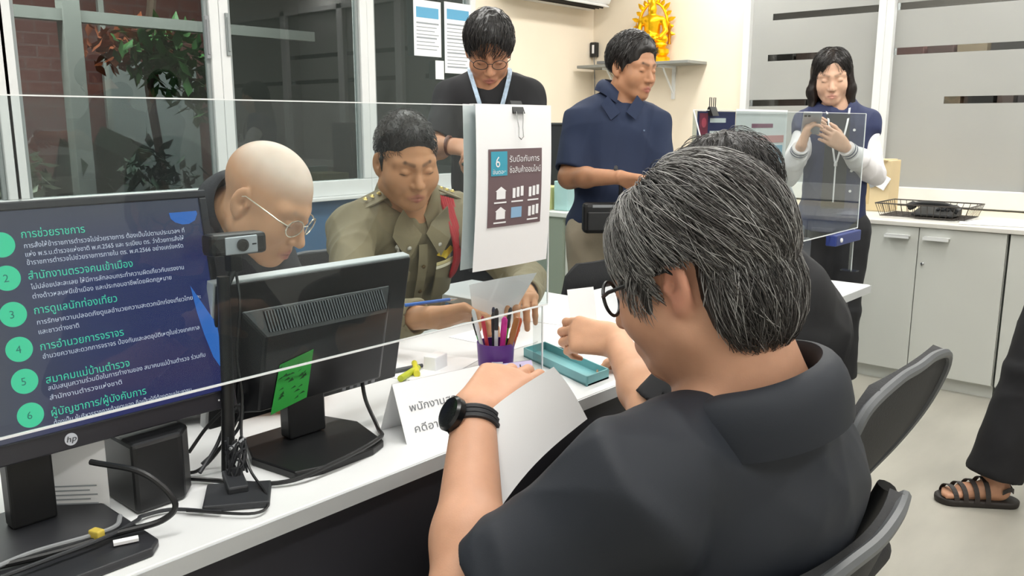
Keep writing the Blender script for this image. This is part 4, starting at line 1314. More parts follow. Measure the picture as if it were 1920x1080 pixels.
tag(MB().box((2.86, 1.34, 0.952), (0.21, 0.16, 0.006), Matrix.Rotation(0.1, 3, 'Z')).build('paper_stack', m_paper), 'small stack of white paper on the printer behind the second screen', 'paper')

# ---- office chairs
m_mesh = mat('chair_fabric', '1d1e21', 0.75, var=0.08, bump=0.25, bscale=220)
m_rim = mat('chair_rim', '585b5e', 0.45)
def office_chair(x, y, face, label, seat_h=0.46, back_top=0.90, back_w=0.46, rim=True, tilt=0.12, curve=0.035, off=0.23):
    """face: direction the sitter faces"""
    e = empty('office_chair', (x, y, 0), label, 'chair')
    F = Frame((x, y, 0), (face[0], face[1], 0))
    ops = [U(rbox(F(0, 0, seat_h - 0.03), (0.48, 0.46, 0.07), 0.034, F.R))]
    sdf_mesh('seat', ops, 0.012, m_mesh, e)
    b = MB()
    def bp(u, v):
        xx = (u - 0.5) * back_w * (1 - 0.12 * v * v)
        zz = seat_h + 0.10 + (back_top - seat_h - 0.10) * v
        c = curve * (2 * u - 1) ** 2
        edge = 0.04 * max(0, abs(2 * u - 1) - 0.75) * 4 * v
        return F(xx, -off - tilt * v + c - 0.02 * math.sin(PI * v), zz - edge * v)
    b.sheet(bp, 14, 12, 0.02)
    b.build('backrest', m_mesh, e, smooth=True)
    if rim:
        r = MB()
        path = [bp(0, 0.02), bp(0, 0.3), bp(0, 0.6), bp(0, 0.9), bp(0.06, 1.0), bp(0.3, 1.0), bp(0.5, 1.0), bp(0.7, 1.0), bp(0.94, 1.0), bp(1, 0.9), bp(1, 0.6), bp(1, 0.3), bp(1, 0.02)]
        r.tube(bez([p + V((0, 0, 0.002)) for p in path], 5), 0.009, 8)
        r.build('back_rim', m_rim, e, smooth=True)
    MB().tube(bez([F(0, -0.05, seat_h - 0.08), F(0, -off, seat_h - 0.06), F(0, -off - 0.06, seat_h + 0.06), F(0, -off - 0.055 - tilt * 0.4, seat_h + 0.2)], 6), 0.018, 10).build('back_support', m_black, e, smooth=True)
    MB().tube([F(0, 0, 0.10), F(0, 0, seat_h - 0.06)], [0.03, 0.024], 14).build('column', m_black, e, smooth=True)
    for k in range(5):
        a = 2 * PI * k / 5 + 0.3
        p = F(0.28 * math.cos(a), 0.28 * math.sin(a), 0.075)
        lg_ = MB().tube([F(0, 0, 0.115), p], [0.026, 0.016], 8).build('leg', m_black, e, smooth=True)
        MB().lathe(p - V((0, 0, 0.045)), [(0.0, -0.03), (0.024, -0.022), (0.03, 0), (0.024, 0.022), (0, 0.03)], 12, rot=rot_to(F.d(math.cos(a + 1.57), math.sin(a + 1.57), 0))).build('castor', m_black, lg_, smooth=True)
    return e
# ------------------------------------------------------------------ people: one continuous body each, hair and clothing as its parts
def head_ops(F, fat=1.0, jaw=1.0):
    s = F.s
    o = []
    def E(x, y, z, r, k, op=U, R=None):
        o.append(op(ell(F(x, y, z), [q * s for q in r], F.R if R is None else R), k * s))
    def K(a, b, ra, rb, k, op=U):
        o.append(op(cap(F(*a), F(*b), ra * s, rb * s), k * s))
    E(0, -0.012, 0.043, (0.074, 0.096, 0.082), 0.02)
    E(0, 0.03, -0.02, (0.064 * fat, 0.060, 0.083), 0.03)
    for q in (-1, 1):
        K((q * 0.048 * jaw, 0.0, -0.058), (q * 0.018, 0.058, -0.092), 0.022, 0.018, 0.03)
        E(q * 0.039, 0.053, -0.030, (0.027 * fat, 0.028, 0.030), 0.025)
        K((q * 0.008, 0.081, 0.021), (q * 0.048, 0.064, 0.024), 0.012, 0.010, 0.018)
    E(0, 0.064, -0.092, (0.022, 0.022, 0.019), 0.02)
    K((0, 0.084, 0.010), (0, 0.107, -0.033), 0.0075, 0.0120, 0.014)
    for q in (-1, 1):
        E(q * 0.0125, 0.094, -0.037, (0.0088, 0.011, 0.008), 0.006)
        E(q * 0.032, 0.100, 0.003, (0.021, 0.018, 0.0125), 0.012, S)
        E(q * 0.0315, 0.0755, 0.002, (0.0150, 0.0145, 0.0125), 0.004)
        E(q * 0.006, 0.100, -0.0455, (0.0035, 0.006, 0.003), 0.003, S)
    E(0, 0.078, -0.066, (0.028, 0.018, 0.020), 0.014)
    for q in (-1, 1):
        K((q * 0.023, 0.085, -0.0675), (q * 0.002, 0.0945, -0.0630), 0.003, 0.0042, 0.005)
        K((q * 0.021, 0.085, -0.0715), (0, 0.0935, -0.0750), 0.0030, 0.0050, 0.005)
    K((-0.022, 0.0955, -0.0690), (0.022, 0.0955, -0.0690), 0.0014, 0.0014, 0.003, S)
    for q in (-1, 1):
        a = math.radians(26) * q           # the ear's rear edge stands off the head
        r2 = F.r * math.cos(a) + F.f * math.sin(a)
        f2 = F.f * math.cos(a) - F.r * math.sin(a)
        R2 = np.array([[r2[i], f2[i], F.u[i]] for i in range(3)], dtype=np.float32)
        c0 = F(q * 0.0785, -0.013, 0.001)
        n2 = r2 * (q * s)
        def EE(dn, dt, du, r, k, op):
            o.append(op(ell(c0 + n2 * dn + f2 * (dt * s) + F.u * (du * s), [v_ * s for v_ in r], R2), k * s))
        EE(0, 0, 0, (0.0075, 0.0185, 0.031), 0.005, U)
        EE(0.0105, 0.001, 0.003, (0.0070, 0.0125, 0.0225), 0.003, S)
        EE(0.0050, 0.006, -0.003, (0.0070, 0.0060, 0.0085), 0.003, S)
        EE(0.0035, 0.015, -0.003, (0.0050, 0.0040, 0.0065), 0.004, U)
        EE(-0.001, 0.004, -0.027, (0.0065, 0.0085, 0.0095), 0.006, U)
    return o

def head_paint(F, brow='2a211d', lip='b4736a', brow_s=0.9):
    s = F.s
    p = []
    for q in (-1, 1):
        p.append((cap(F(q * 0.012, 0.092, 0.0225), F(q * 0.034, 0.082, 0.0285), 0.0048 * s, 0.0042 * s), brow, 0.003, brow_s))
        p.append((cap(F(q * 0.034, 0.082, 0.0285), F(q * 0.052, 0.066, 0.0235), 0.0042 * s, 0.0018 * s), brow, 0.003, brow_s))
        p.append((cap(F(q * 0.0185, 0.0885, -0.0035), F(q * 0.032, 0.0905, -0.0055), 0.0020 * s), '1d1614', 0.0015, 0.9))
        p.append((cap(F(q * 0.032, 0.0905, -0.0055), F(q * 0.0475, 0.0810, -0.0025), 0.0020 * s), '1d1614', 0.0015, 0.9))
        p.append((cap(F(q * 0.022, 0.086, -0.0675), F(0, 0.098, -0.0625), 0.0042 * s, 0.0055 * s), lip, 0.0025, 0.8))
        p.append((cap(F(q * 0.020, 0.086, -0.0720), F(0, 0.097, -0.0755), 0.0042 * s, 0.0065 * s), lip, 0.0025, 0.8))
        p.append((ell(F(q * 0.006, 0.102, -0.0450), (0.0036 * s, 0.006 * s, 0.003 * s), F.R), '5a3128', 0.002, 0.8))
    p.append((cap(F(-0.023, 0.094, -0.0692), F(0.023, 0.094, -0.0692), 0.0016 * s), '6e3c36', 0.002, 0.8))
    return p

FSEG = [(0.042, 0.026, 0.021), (0.046, 0.029, 0.022), (0.043, 0.027, 0.021), (0.034, 0.021, 0.019)]
FOFF = [(0.088, 0.029), (0.092, 0.010), (0.088, -0.010), (0.080, -0.028)]
def hand_ops(w, d, n, side, curls=(25, 30, 34, 38), thumb=(0.75, 0.55, -0.35), s=1.0, tb=20, spread=0.05):
    """w wrist, d towards the knuckles, n out of the back of the hand, side +1 right hand, -1 left hand; curls: bend per joint of each finger"""
    w, d, n = V(w), V(d).normalized(), V(n)
    n = (n - d * n.dot(d)).normalized()
    lat = n.cross(d) * side            # towards the thumb
    o = []
    tips = []
    for i in range(4):
        a, l = FOFF[i]
        k = w + d * (a * s) + lat * (l * s)
        o.append(U(cap(w + lat * (l * 0.62 * s) + d * 0.006, k, 0.0145 * s, 0.0120 * s), 0.016 * s))
    o.append(U(cap(w + d * 0.03 * s - n * 0.004 + lat * 0.012 * s, w + d * 0.06 * s - n * 0.005, 0.017 * s, 0.015 * s), 0.012 * s))
    for i in range(4):
        a, l = FOFF[i]
        p = w + d * (a * s) + lat * (l * s)
        dd = (d + lat * (spread * (1.5 - i))).normalized()
        c = curls[i] if isinstance(curls[i], (tuple, list)) else (curls[i],) * 3
        nn = n
        rr = (0.0098, 0.0088, 0.0080, 0.0070)
        for j in range(3):
            ang = math.radians(c[j])
            d2 = dd * math.cos(ang) - nn * math.sin(ang)
            nn = nn * math.cos(ang) + dd * math.sin(ang)
            dd = d2
            q = p + dd * (FSEG[i][j] * s)
            f = 0.88 if i == 3 else 1.0
            o.append(U(cap(p, q, rr[j] * s * f, rr[j + 1] * s * f), 0.004 * s))
            p = q
        tips.append(p)
    p = w + d * 0.022 * s + lat * 0.022 * s - n * 0.006 * s
    dd = (d * thumb[0] + lat * thumb[1] + n * thumb[2]).normalized()
    bendax = (-n * 0.6 - lat * 0.7 + d * 0.2).normalized()
    for j, (L, r0, r1) in enumerate(((0.040, 0.0150, 0.0115), (0.031, 0.0110, 0.0098), (0.026, 0.0098, 0.0078))):
        q = p + dd * (L * s)
        o.append(U(cap(p, q, r0 * s, r1 * s), (0.016 if j == 0 else 0.005) * s))
        p = q
        dd = (dd + bendax * math.tan(math.radians(tb)) * 0.7).normalized()
    tips.append(p)
    return o, tips

def torso_ops(P, x=0.0, k=0.05):
    """trunk between neck base and pelvis, grown by x"""
    nb, pv, sl, sr, g = V(P['nb']), V(P['pv']), V(P['sl']), V(P['sr']), P.get('g', 1.0)
    dg, bl = P.get('depth', 1.0), P.get('belly', 1.0)
    up = (nb - pv).normalized()
    rt_ = (sr - sl).normalized()
    fw = up.cross(rt_).normalized()
    R = np.array([[rt_[i], fw[i], up[i]] for i in range(3)], dtype=np.float32)
    mid = (sl + sr) / 2
    L = (nb - pv).length
    o = [U(cap(sl.lerp(mid, 0.12), sr.lerp(mid, 0.12), 0.062 * g + x), k),
         U(ell(nb.lerp(pv, 0.30) + fw * 0.005, (0.158 * g + x, 0.108 * g * dg + x, L * 0.34 + x), R), k),
         U(ell(nb.lerp(pv, 0.66) + fw * 0.012, (0.146 * g + x, 0.112 * g * bl + x, L * 0.34 + x), R), k),
         U(ell(nb.lerp(pv, 0.98), (0.165 * g + x, 0.118 * g + x, 0.115 + x), R), k)]
    for s_ in (sl, sr):
        o.append(U(cap(nb - up * 0.004, s_.lerp(mid, 0.14) + up * 0.010, 0.042 * g + x, 0.038 * g + x), k))
    return o

m_skin = mat('skin', 'c99a7c', 0.48, spec=0.35, sss=0.12, attr=True, var=0.05, vscale=35, bump=0.05, bscale=420)

def arm_ops(s, e, w, g=1.0, x=0.0):
    return [U(cap(s, e, 0.050 * g + x, 0.042 * g + x), 0.02), U(cap(e, V(e).lerp(V(w), 0.35), 0.041 * g + x, 0.041 * g + x), 0.03), U(cap(V(e).lerp(V(w), 0.35), w, 0.040 * g + x, 0.0265 * g + x), 0.02)]

def body(name, P, label, res=0.0036, group=None):
    """the person's one continuous body: head, neck, trunk, arms with hands, legs"""
    F = P['F']
    o = head_ops(F, P.get('fat', 1.0), P.get('jaw', 1.0))
    nb = V(P['nb'])
    nr = P.get('neck_r', 0.054)
    o.append(U(cap(F(0, -0.018, -0.04), nb, nr, nr * 1.12), 0.03))
    o += P.get('extra', [])
    o += torso_ops(P, -0.004)
    ag = P.get('arm', 1.0)
    for s, e, w, h in (('sl', 'el', 'wl', 'handl'), ('sr', 'er', 'wr', 'handr')):
        o += arm_ops(P[s], P[e], P[w], ag)
        if P.get(h):
            o += P[h]
    for h, kn, an in (('hl', 'kl', 'al'), ('hr', 'kr', 'ar')):
        if h in P:
            o.append(U(cap(P[h], P[kn], 0.075, 0.052), 0.05))
            o.append(U(cap(P[kn], P[an], 0.052, 0.036), 0.03))
    sk = P.get('skin', 'c99a7c')
    pa = head_paint(F, P.get('brow', '2a211d'), P.get('lip', 'b4736a'), P.get('brow_s', 0.9)) + P.get('paint', [])
    ob = sdf_mesh(name, o, res, m_skin, None, pa, sk)
    tag(ob, label, 'person', group)
    return ob

def shirt(P, par, m, name='shirt', sleeve=0.78, x=0.012, res=0.005, fold=(0.006, 26), seed=1, neck=0.066, hem=None, arm_x=0.016, long=False, extra=None, open_f=0.02):
    F = P['F']
    nb, pv = V(P['nb']), V(P['pv'])
    up = (nb - pv).normalized()
    g = P.get('arm', 1.0)
    o = torso_ops(P, x)
    for s, e, w in (('sl', 'el', 'wl'), ('sr', 'er', 'wr')):
        S_, E_, W_ = V(P[s]), V(P[e]), V(P[w])
        if long:
            o.append(U(cap(S_, E_, 0.056 * g + arm_x, 0.048 * g + arm_x * 0.8), 0.035))
            we = E_.lerp(W_, long)
            o.append(U(frus(E_ - (W_ - E_).normalized() * 0.0, we, 0.046 * g + arm_x * 0.8, 0.034 * g + arm_x * 0.7, 0.008), 0.03))
            o.append(U(cap(E_, E_, 0.047 * g + arm_x * 0.8), 0.02))
        else:
            o.append(U(frus(S_ - (E_ - S_) * 0.1, S_.lerp(E_, sleeve), 0.052 * g + arm_x * 0.8, 0.048 * g + arm_x, 0.006), 0.045))
    o += extra or []
    hz = hem if hem is not None else pv - up * 0.10
    o.append(I(half(hz, -up), 0.02))
    if fold:
        o.append(DISP(folds(seed, fold[0], fold[1], axis=tuple(up), stretch=1.6)))
    for s, e, w in (('sl', 'el', 'wl'), ('sr', 'er', 'wr')):
        S_, E_, W_ = V(P[s]), V(P[e]), V(P[w])
        if long:
            o.append(S(cap(E_.lerp(W_, long - 0.12), W_ + (W_ - E_) * 0.2, 0.031 * g + 0.004), 0.004))
        else:
            o.append(S(cap(S_.lerp(E_, sleeve - 0.10), E_ + (E_ - S_) * 0.2, 0.046 * g + 0.006), 0.004))
    nd = (F(0, -0.018, -0.04) - nb).normalized()
    o.append(S(cap(nb - nd * 0.0 + F.f * open_f, nb + nd * 0.14 + F.f * open_f, neck, neck * 1.1), 0.012))
    return sdf_mesh(name, o, res, m, par)

def collar(P, par, m, r0=0.064, h=0.040, drop=0.035, gap=0.10, th=0.003, fwd=None, name='collar', flare=0.016, lift=0.008, vdrop=0.05, axis_up=1.0, at=None):
    """turned-down collar around the neck base, open at the front"""
    F = P['F']
    nb = V(at or P['nb'])
    ax = ((F(0, -0.018, -0.04) - nb).normalized() + (V(P['nb']) - V(P['pv'])).normalized() * axis_up).normalized()
    f = V(fwd) if fwd is not None else F.f
    f = (f - ax * f.dot(ax)).normalized()
    r = f.cross(ax).normalized()
    b = MB()
    def fn(u, v):
        t = (gap + (1 - 2 * gap) * u) * 2 * PI
        fr = math.cos(t)          # 1 at the front
        hh = lift + h * (0.62 - 0.38 * fr) - max(0, fr) ** 3 * vdrop
        if v < 0.4:
            q = v / 0.4
            rad, z = r0 + 0.004 * q, hh * (0.35 + 0.65 * q)
        else:
            q = (v - 0.4) / 0.6
            rad, z = r0 + 0.006 + flare * math.sin(q * PI / 2) + 0.004 * q, hh - drop * q * q - 0.012 * q + 0.004 * math.sin(q * PI)
        return nb + ax * z + (f * math.cos(t) + r * math.sin(t)) * rad
    b.sheet(fn, 48, 12, th)
    return b.build(name, m, par, smooth=True)

def trousers(P, par, m, name='trousers', res=0.010, x=0.012, cuff=0.052, seed=3):
    up = (V(P['nb']) - V(P['pv'])).normalized()
    o = torso_ops(P, x * 0.6)[3:4]
    for h, kn, an in (('hl', 'kl', 'al'), ('hr', 'kr', 'ar')):
        o.append(U(cap(P[h], P[kn], 0.082 + x, 0.058 + x), 0.05))
        o.append(U(frus(P[kn], V(P[kn]).lerp(V(P[an]), 0.96), 0.058 + x, cuff + x, 0.006), 0.03))
    o.append(DISP(folds(seed, 0.006, 22)))
    return sdf_mesh(name, o, res, m, par)

def shoes(P, par, m, fwd):
    f = V((fwd[0], fwd[1], 0)).normalized()
    for an in ('al', 'ar'):
        a = V(P[an])
        g0 = V((a.x, a.y, 0))
        Fz = Frame(g0, f)
        o = [U(cap(Fz(0, -0.03, 0.045), Fz(0, 0.13, 0.032), 0.040, 0.032), 0.03), U(cap(Fz(0, -0.02, 0.05), Fz(0, -0.01, 0.09), 0.040, 0.042), 0.03), U(ell(Fz(0, 0.15, 0.03), (0.042, 0.06, 0.03), Fz.R), 0.03), I(half(Fz(0, 0, 0.002), (0, 0, -1)), 0.004)]
        sdf_mesh('shoe', o, 0.007, m, par)

def standing_legs(P, fwd, spread=0.10, z_hip=None):
    f = V((fwd[0], fwd[1], 0)).normalized()
    r = f.cross(V((0, 0, 1)))
    pv = V(P['pv'])
    for q, h, kn, an in ((-1, 'hl', 'kl', 'al'), (1, 'hr', 'kr', 'ar')):
        P[h] = pv + r * (q * 0.085) - V((0, 0, 0.04))
        P[an] = V((pv.x, pv.y, 0.085)) + r * (q * spread)
        P[kn] = P[h].lerp(P[an], 0.5) + f * 0.02
    return P

def seated_legs(P, fwd, spread=0.11, thigh=0.42, knee_z=0.53, foot=0.05):
    f = V((fwd[0], fwd[1], 0)).normalized()
    r = f.cross(V((0, 0, 1)))
    pv = V(P['pv'])
    for q, h, kn, an in ((-1, 'hl', 'kl', 'al'), (1, 'hr', 'kr', 'ar')):
        P[h] = pv + r * (q * 0.09) + f * 0.02 - V((0, 0, 0.02))
        P[kn] = V((pv.x, pv.y, knee_z)) + r * (q * (spread + 0.03)) + f * thigh
        P[an] = V((P[kn].x, P[kn].y, 0.085)) + f * foot
    return P

# ---- hair
m_hair = mat('hair', '1c1917', 0.42, spec=0.5, attr=True, bump=0.25, bscale=160, stretch=(1, 1, 0.2))

def hair_cap(F, par, colr, ops_fn, res=0.0036, name='hair', seed=5, amp=0.004, freq=110):
    o = ops_fn(F)
    o.append(DISP(folds(seed, amp, freq, axis=tuple(F.u), stretch=3.0)))
    return sdf_mesh(name, o, res, m_hair, par, None, colr)

def short_hair(F, t=0.010, front=0.0, slope=0.62, z0=0.004, top=0.0):
    s = F.s
    return [U(ell(F(0, -0.014, 0.046 + top * 0.5), ((0.074 + t) * s, (0.096 + t) * s, (0.082 + t + top) * s), F.R), 0.01),
            I(half(F(0, 0, z0), F.d(0, slope, -1)), 0.008),
            S(rbox(F(0, 0.125, -0.02 - front), (0.128 * s, 0.105 * s, 0.19 * s), 0.022 * s, F.R), 0.010),
            U(cap(F(-0.0755, 0.010, 0.02), F(-0.0735, 0.014, -0.012), 0.008 * s, 0.004 * s), 0.012), U(cap(F(0.0755, 0.012, 0.02), F(0.0735, 0.014, -0.012), 0.008 * s, 0.004 * s), 0.012)]

def strands(F, par, n, flow, colr, cen=(0, -0.014, 0.046), rad=(0.080, 0.102, 0.088), keep=None, length=(0.04, 0.08), lift=0.010, thick=0.0006, seed=1, name='hair_strands', seg=6, droop=0.0, mat_=None, stop=None):
    """many fine tapered hairs, one mesh: roots on an ellipsoid, each following flow(local point) over it"""
    g = np.random.default_rng(seed)
    s = F.s
    c, r = np.array(cen), np.array(rad)
    Vs, Fs, Cs = [], [], []
    k = 0
    tries = 0
    while k < n and tries < n * 12:
        tries += 1
        d = g.normal(size=3)
        d /= np.linalg.norm(d)
        p = c + d * r
        if (keep is not None and not keep(p)) or (stop is not None and stop(p)):
            continue
        L = g.uniform(*length) * (0.8 + 0.4 * g.random())
        st = L / seg
        col_ = np.array(colr(p, g))
        pts = [p.copy()]
        lf = lift * g.uniform(0.4, 1.3)
        q = p.copy()
        jit = g.normal(size=3) * 0.22
        for i in range(seg):
            if stop is not None and stop(q):
                if i < 2:
                    pts = None
                    break
                pts += [pts[-1] + np.array([0, 0, -0.0004]) * (m_ + 1) for m_ in range(seg - i)]
                break
            nrm = (q - c) / (r * r)
            nrm /= np.linalg.norm(nrm)
            v = np.array(flow(q)) + jit
            v = v - nrm * (v @ nrm)
            v /= np.linalg.norm(v) + 1e-9
            q = q + v * st
            e = (q - c) / r
            q = c + e / np.linalg.norm(e) * r
            nrm = (q - c) / (r * r)
            nrm /= np.linalg.norm(nrm)
            t = (i + 1) / seg
            pts.append(q + nrm * lf * math.sin(min(t * 1.35, 1.0) * PI * 0.62) - np.array([0, 0, 1.0]) * droop * t * t)
        if pts is None:
            continue
        W = [F(*pp) for pp in pts]
        base = len(Vs)
        side = (W[-1] - W[0]).cross(V((g.normal(), g.normal(), g.normal()))).normalized()
        up_ = (W[-1] - W[0]).normalized().cross(side)
        th = thick * g.uniform(0.7, 1.4) * s
        for i, w_ in enumerate(W):
            rr = th * (1.0 if i < seg - 1 else 0.7) if i < seg else th * 0.15
            for a in (0, 2.094, 4.189):
                Vs.append(w_ + side * (rr * math.cos(a)) + up_ * (rr * math.sin(a)))
                Cs.append((*col_, 1.0))
        for i in range(seg):
            for a in range(3):
                b2 = (a + 1) % 3
                Fs.append((base + i * 3 + a, base + i * 3 + b2, base + i * 3 + 3 + b2, base + i * 3 + 3 + a))
        k += 1
    me = bpy.data.meshes.new(name)
    me.from_pydata([tuple(v) for v in Vs], [], Fs)
    at = me.color_attributes.new('Col', 'FLOAT_COLOR', 'POINT')
    at.data.foreach_set('color', np.array(Cs, dtype=np.float32).ravel())
    o = link(name, me, mat_ or m_hairs, par, smooth=True)
    tag(o, kind='stuff')
    return o
m_hairs = mat('hair_fibre', '2a2826', 0.38, spec=0.6, attr=True)

def rgb(h):
    return lin(h)[:3]

def glasses(F, par, m, rx=0.025, rz=0.019, y=0.1045, z=-0.001, wire=0.0013, lens=True):
    s = F.s
    b = MB()
    for q in (-1, 1):
        b.tube([F(q * 0.034 + rx * math.cos(t * PI / 14), y - 0.012 * abs(q * 0.034 + rx * math.cos(t * PI / 14)) / 0.06, z + rz * math.sin(t * PI / 14)) for t in range(29)], wire * s, 6, cap=False)
        b.tube([F(q * (0.034 + rx), y - 0.012, z + 0.006), F(q * 0.074, y - 0.028, z + 0.010), F(q * 0.0805, 0.02, z + 0.016), F(q * 0.0815, -0.005, z + 0.018), F(q * 0.081, -0.025, z + 0.004)], wire * 1.05 * s, 6)
    b.tube([F(-0.010, y - 0.002, z + 0.006), F(0, y + 0.002, z + 0.009), F(0.010, y - 0.002, z + 0.006)], wire * s, 6)
    o = b.build('glasses', m, par, smooth=True)
    if lens:
        l = MB()
        for q in (-1, 1):
            l._add([F(q * 0.034 + rx * math.cos(t * PI / 12), y - 0.012 * abs(q * 0.034 + rx * math.cos(t * PI / 12)) / 0.06, z + rz * math.sin(t * PI / 12)) for t in range(24)], [tuple(range(24))])
        l.build('lenses', MATS.get('lens_glass') or glass_mat('lens_glass', 'f4f6f8', ior=1.3), o)
    return o
m_navy = mat('navy_knit', '1b2946', 0.8, var=0.06, bump=0.08, bscale=600)
m_blackcloth = mat('black_cotton', '17181c', 0.8, var=0.08, bump=0.06, bscale=700)
m_polo = mat('charcoal_pique', '171d27', 0.66, var=0.06, bump=0.06, bscale=900)
m_khaki = mat('khaki_twill', '7d7358', 0.7, var=0.05, bump=0.15, bscale=320)
m_beige = mat('beige_chino', 'a59a86', 0.75, var=0.05, bump=0.15, bscale=200)
m_darktrouser = mat('dark_trouser', '1d1e22', 0.8, var=0.06)
m_shoe = mat('black_leather', '16161a', 0.35)
m_strap = mat('black_webbing', '141416', 0.6)

# ============ the grey-haired man in the foreground
F = Frame((0.916, 0.515, 1.116), *look((-0.12, 0.99), 19, 0), scale=1.03)
fd = (-0.2, 1.0)
hd_l, _t = hand_ops((0.795, 0.775, 0.912), (0.62, 0.12, 0.22), (-0.32, -0.35, 0.88), -1, curls=((18, 38, 20), (24, 42, 22), (30, 44, 24), (36, 46, 24)), thumb=(0.75, 0.50, -0.55), tb=12, s=1.04)
P = dict(F=F, nb=(0.942, 0.435, 0.948), pv=(0.985, 0.510, 0.565), sl=(0.745, 0.490, 0.893), sr=(1.048, 0.462, 0.900), g=1.13, belly=1.08, depth=1.05, arm=1.10,
         el=(0.625, 0.625, 0.745), wl=(0.795, 0.775, 0.912), er=(1.17, 0.60, 0.69), wr=(1.05, 0.79, 0.655), handl=hd_l,
         handr=hand_ops((1.05, 0.79, 0.655), (-0.5, 0.8, -0.1), (0.2, 0.1, 1), 1)[0],
         fat=1.12, jaw=1.12, neck_r=0.068, skin='c8987c', lip='b8766c')
P['paint'] = [(ell(F(q * 0.083, -0.01, 0.0), (0.014, 0.026, 0.036), F.R), 'cf8672', 0.012, 0.55) for q in (-1, 1)]
seated_legs(P, fd, thigh=0.44)
fgm = body('person', P, 'grey-haired man in a black polo seen from behind, reading a paper, black watch', res=0.0034)
shirt(P, fgm, m_polo, sleeve=0.80, x=0.014, res=0.0045, fold=(0.013, 17), arm_x=0.022, seed=11, neck=0.056, hem=V((0.965, 0.51, 0.50)), open_f=0.016)
collar(P, fgm, m_polo, r0=0.074, h=0.050, drop=0.060, gap=0.05, th=0.004, flare=0.034, lift=0.018, axis_up=1.6, at=(0.932, 0.440, 0.966), fwd=(-0.35, 0.93, 0))
trousers(P, fgm, m_darktrouser)
shoes(P, fgm, m_shoe, fd)
def fg_flow(p):
    w = np.array([0.0, 0.045, 0.15])
    v = p - w
    v = v / (np.linalg.norm(v) + 1e-6)
    v = v + np.array([0, -0.35, -0.45])
    if p[1] > 0.04 and p[2] < 0.09:
        v = v + np.array([np.sign(p[0]) * 0.2, 0.10, -0.5])
    return v
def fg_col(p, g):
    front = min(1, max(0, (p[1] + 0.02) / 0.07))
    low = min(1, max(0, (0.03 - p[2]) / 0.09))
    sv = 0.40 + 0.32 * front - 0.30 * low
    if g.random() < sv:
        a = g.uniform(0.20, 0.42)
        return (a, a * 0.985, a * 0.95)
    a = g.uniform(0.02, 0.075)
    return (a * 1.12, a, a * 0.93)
def fg_keep(p):
    if p[1] > 0.062 and p[2] < 0.060: return False
    if p[1] > 0.03 and p[2] < (-0.005 if abs(p[0]) > 0.05 else 0.012): return False
    z = -0.10 if p[1] < -0.035 else (-0.01 + 0.75 * (-0.035 - 0) if False else -0.004 + 0.2 * p[1])
    if -0.035 <= p[1] < 0.012: z = 0.020
    return p[2] > z
def fg_stop(p):
    return (abs(p[0]) > 0.048 and -0.044 < p[1] < 0.014 and p[2] < 0.028) or p[2] < -0.11
def fg_cap(F):
    return [U(ell(F(0, -0.016, 0.046), (0.084, 0.106, 0.092), F.R), 0.01), U(ell(F(0, -0.055, -0.035), (0.077, 0.060, 0.070), F.R), 0.03),
            S(ell(F(0, 0.122, 0.0), (0.075, 0.080, 0.078), F.R), 0.010), I(half(F(0, 0, -0.092), F.d(0, 0.2, -1)), 0.006),
            S(rbox(F(0, 0.03, -0.06), (0.30, 0.115, 0.15), 0.02, F.R), 0.008),
            S(ell(F(-0.092, -0.016, 0.0), (0.030, 0.030, 0.040), F.R), 0.004), S(ell(F(0.092, -0.016, 0.0), (0.030, 0.030, 0.040), F.R), 0.004),
            U(cap(F(-0.072, 0.030, 0.03), F(-0.068, 0.032, -0.025), 0.014, 0.009), 0.012), U(cap(F(0.072, 0.030, 0.03), F(0.068, 0.032, -0.025), 0.014, 0.009), 0.012)]
strands_side = lambda q: (lambda p: p[0] * q > 0.02 and 0.018 < p[1] < 0.060 and -0.012 < p[2] < 0.06)
fgh = hair_cap(F, fgm, '2b2a29', fg_cap, amp=0.004, freq=120)
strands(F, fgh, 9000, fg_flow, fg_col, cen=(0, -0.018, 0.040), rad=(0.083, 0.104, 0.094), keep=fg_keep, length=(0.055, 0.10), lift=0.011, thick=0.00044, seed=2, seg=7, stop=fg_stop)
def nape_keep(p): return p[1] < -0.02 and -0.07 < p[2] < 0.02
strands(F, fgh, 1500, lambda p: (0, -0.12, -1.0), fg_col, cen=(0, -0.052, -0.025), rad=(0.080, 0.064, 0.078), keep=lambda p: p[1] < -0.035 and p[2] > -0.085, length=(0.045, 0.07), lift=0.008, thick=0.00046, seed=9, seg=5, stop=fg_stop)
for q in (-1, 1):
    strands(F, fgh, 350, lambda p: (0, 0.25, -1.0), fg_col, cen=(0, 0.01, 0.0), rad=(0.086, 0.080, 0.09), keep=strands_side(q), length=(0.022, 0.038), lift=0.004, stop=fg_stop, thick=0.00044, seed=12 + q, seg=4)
glasses(F, fgm, m_black, rx=0.027, rz=0.021, wire=0.0022)

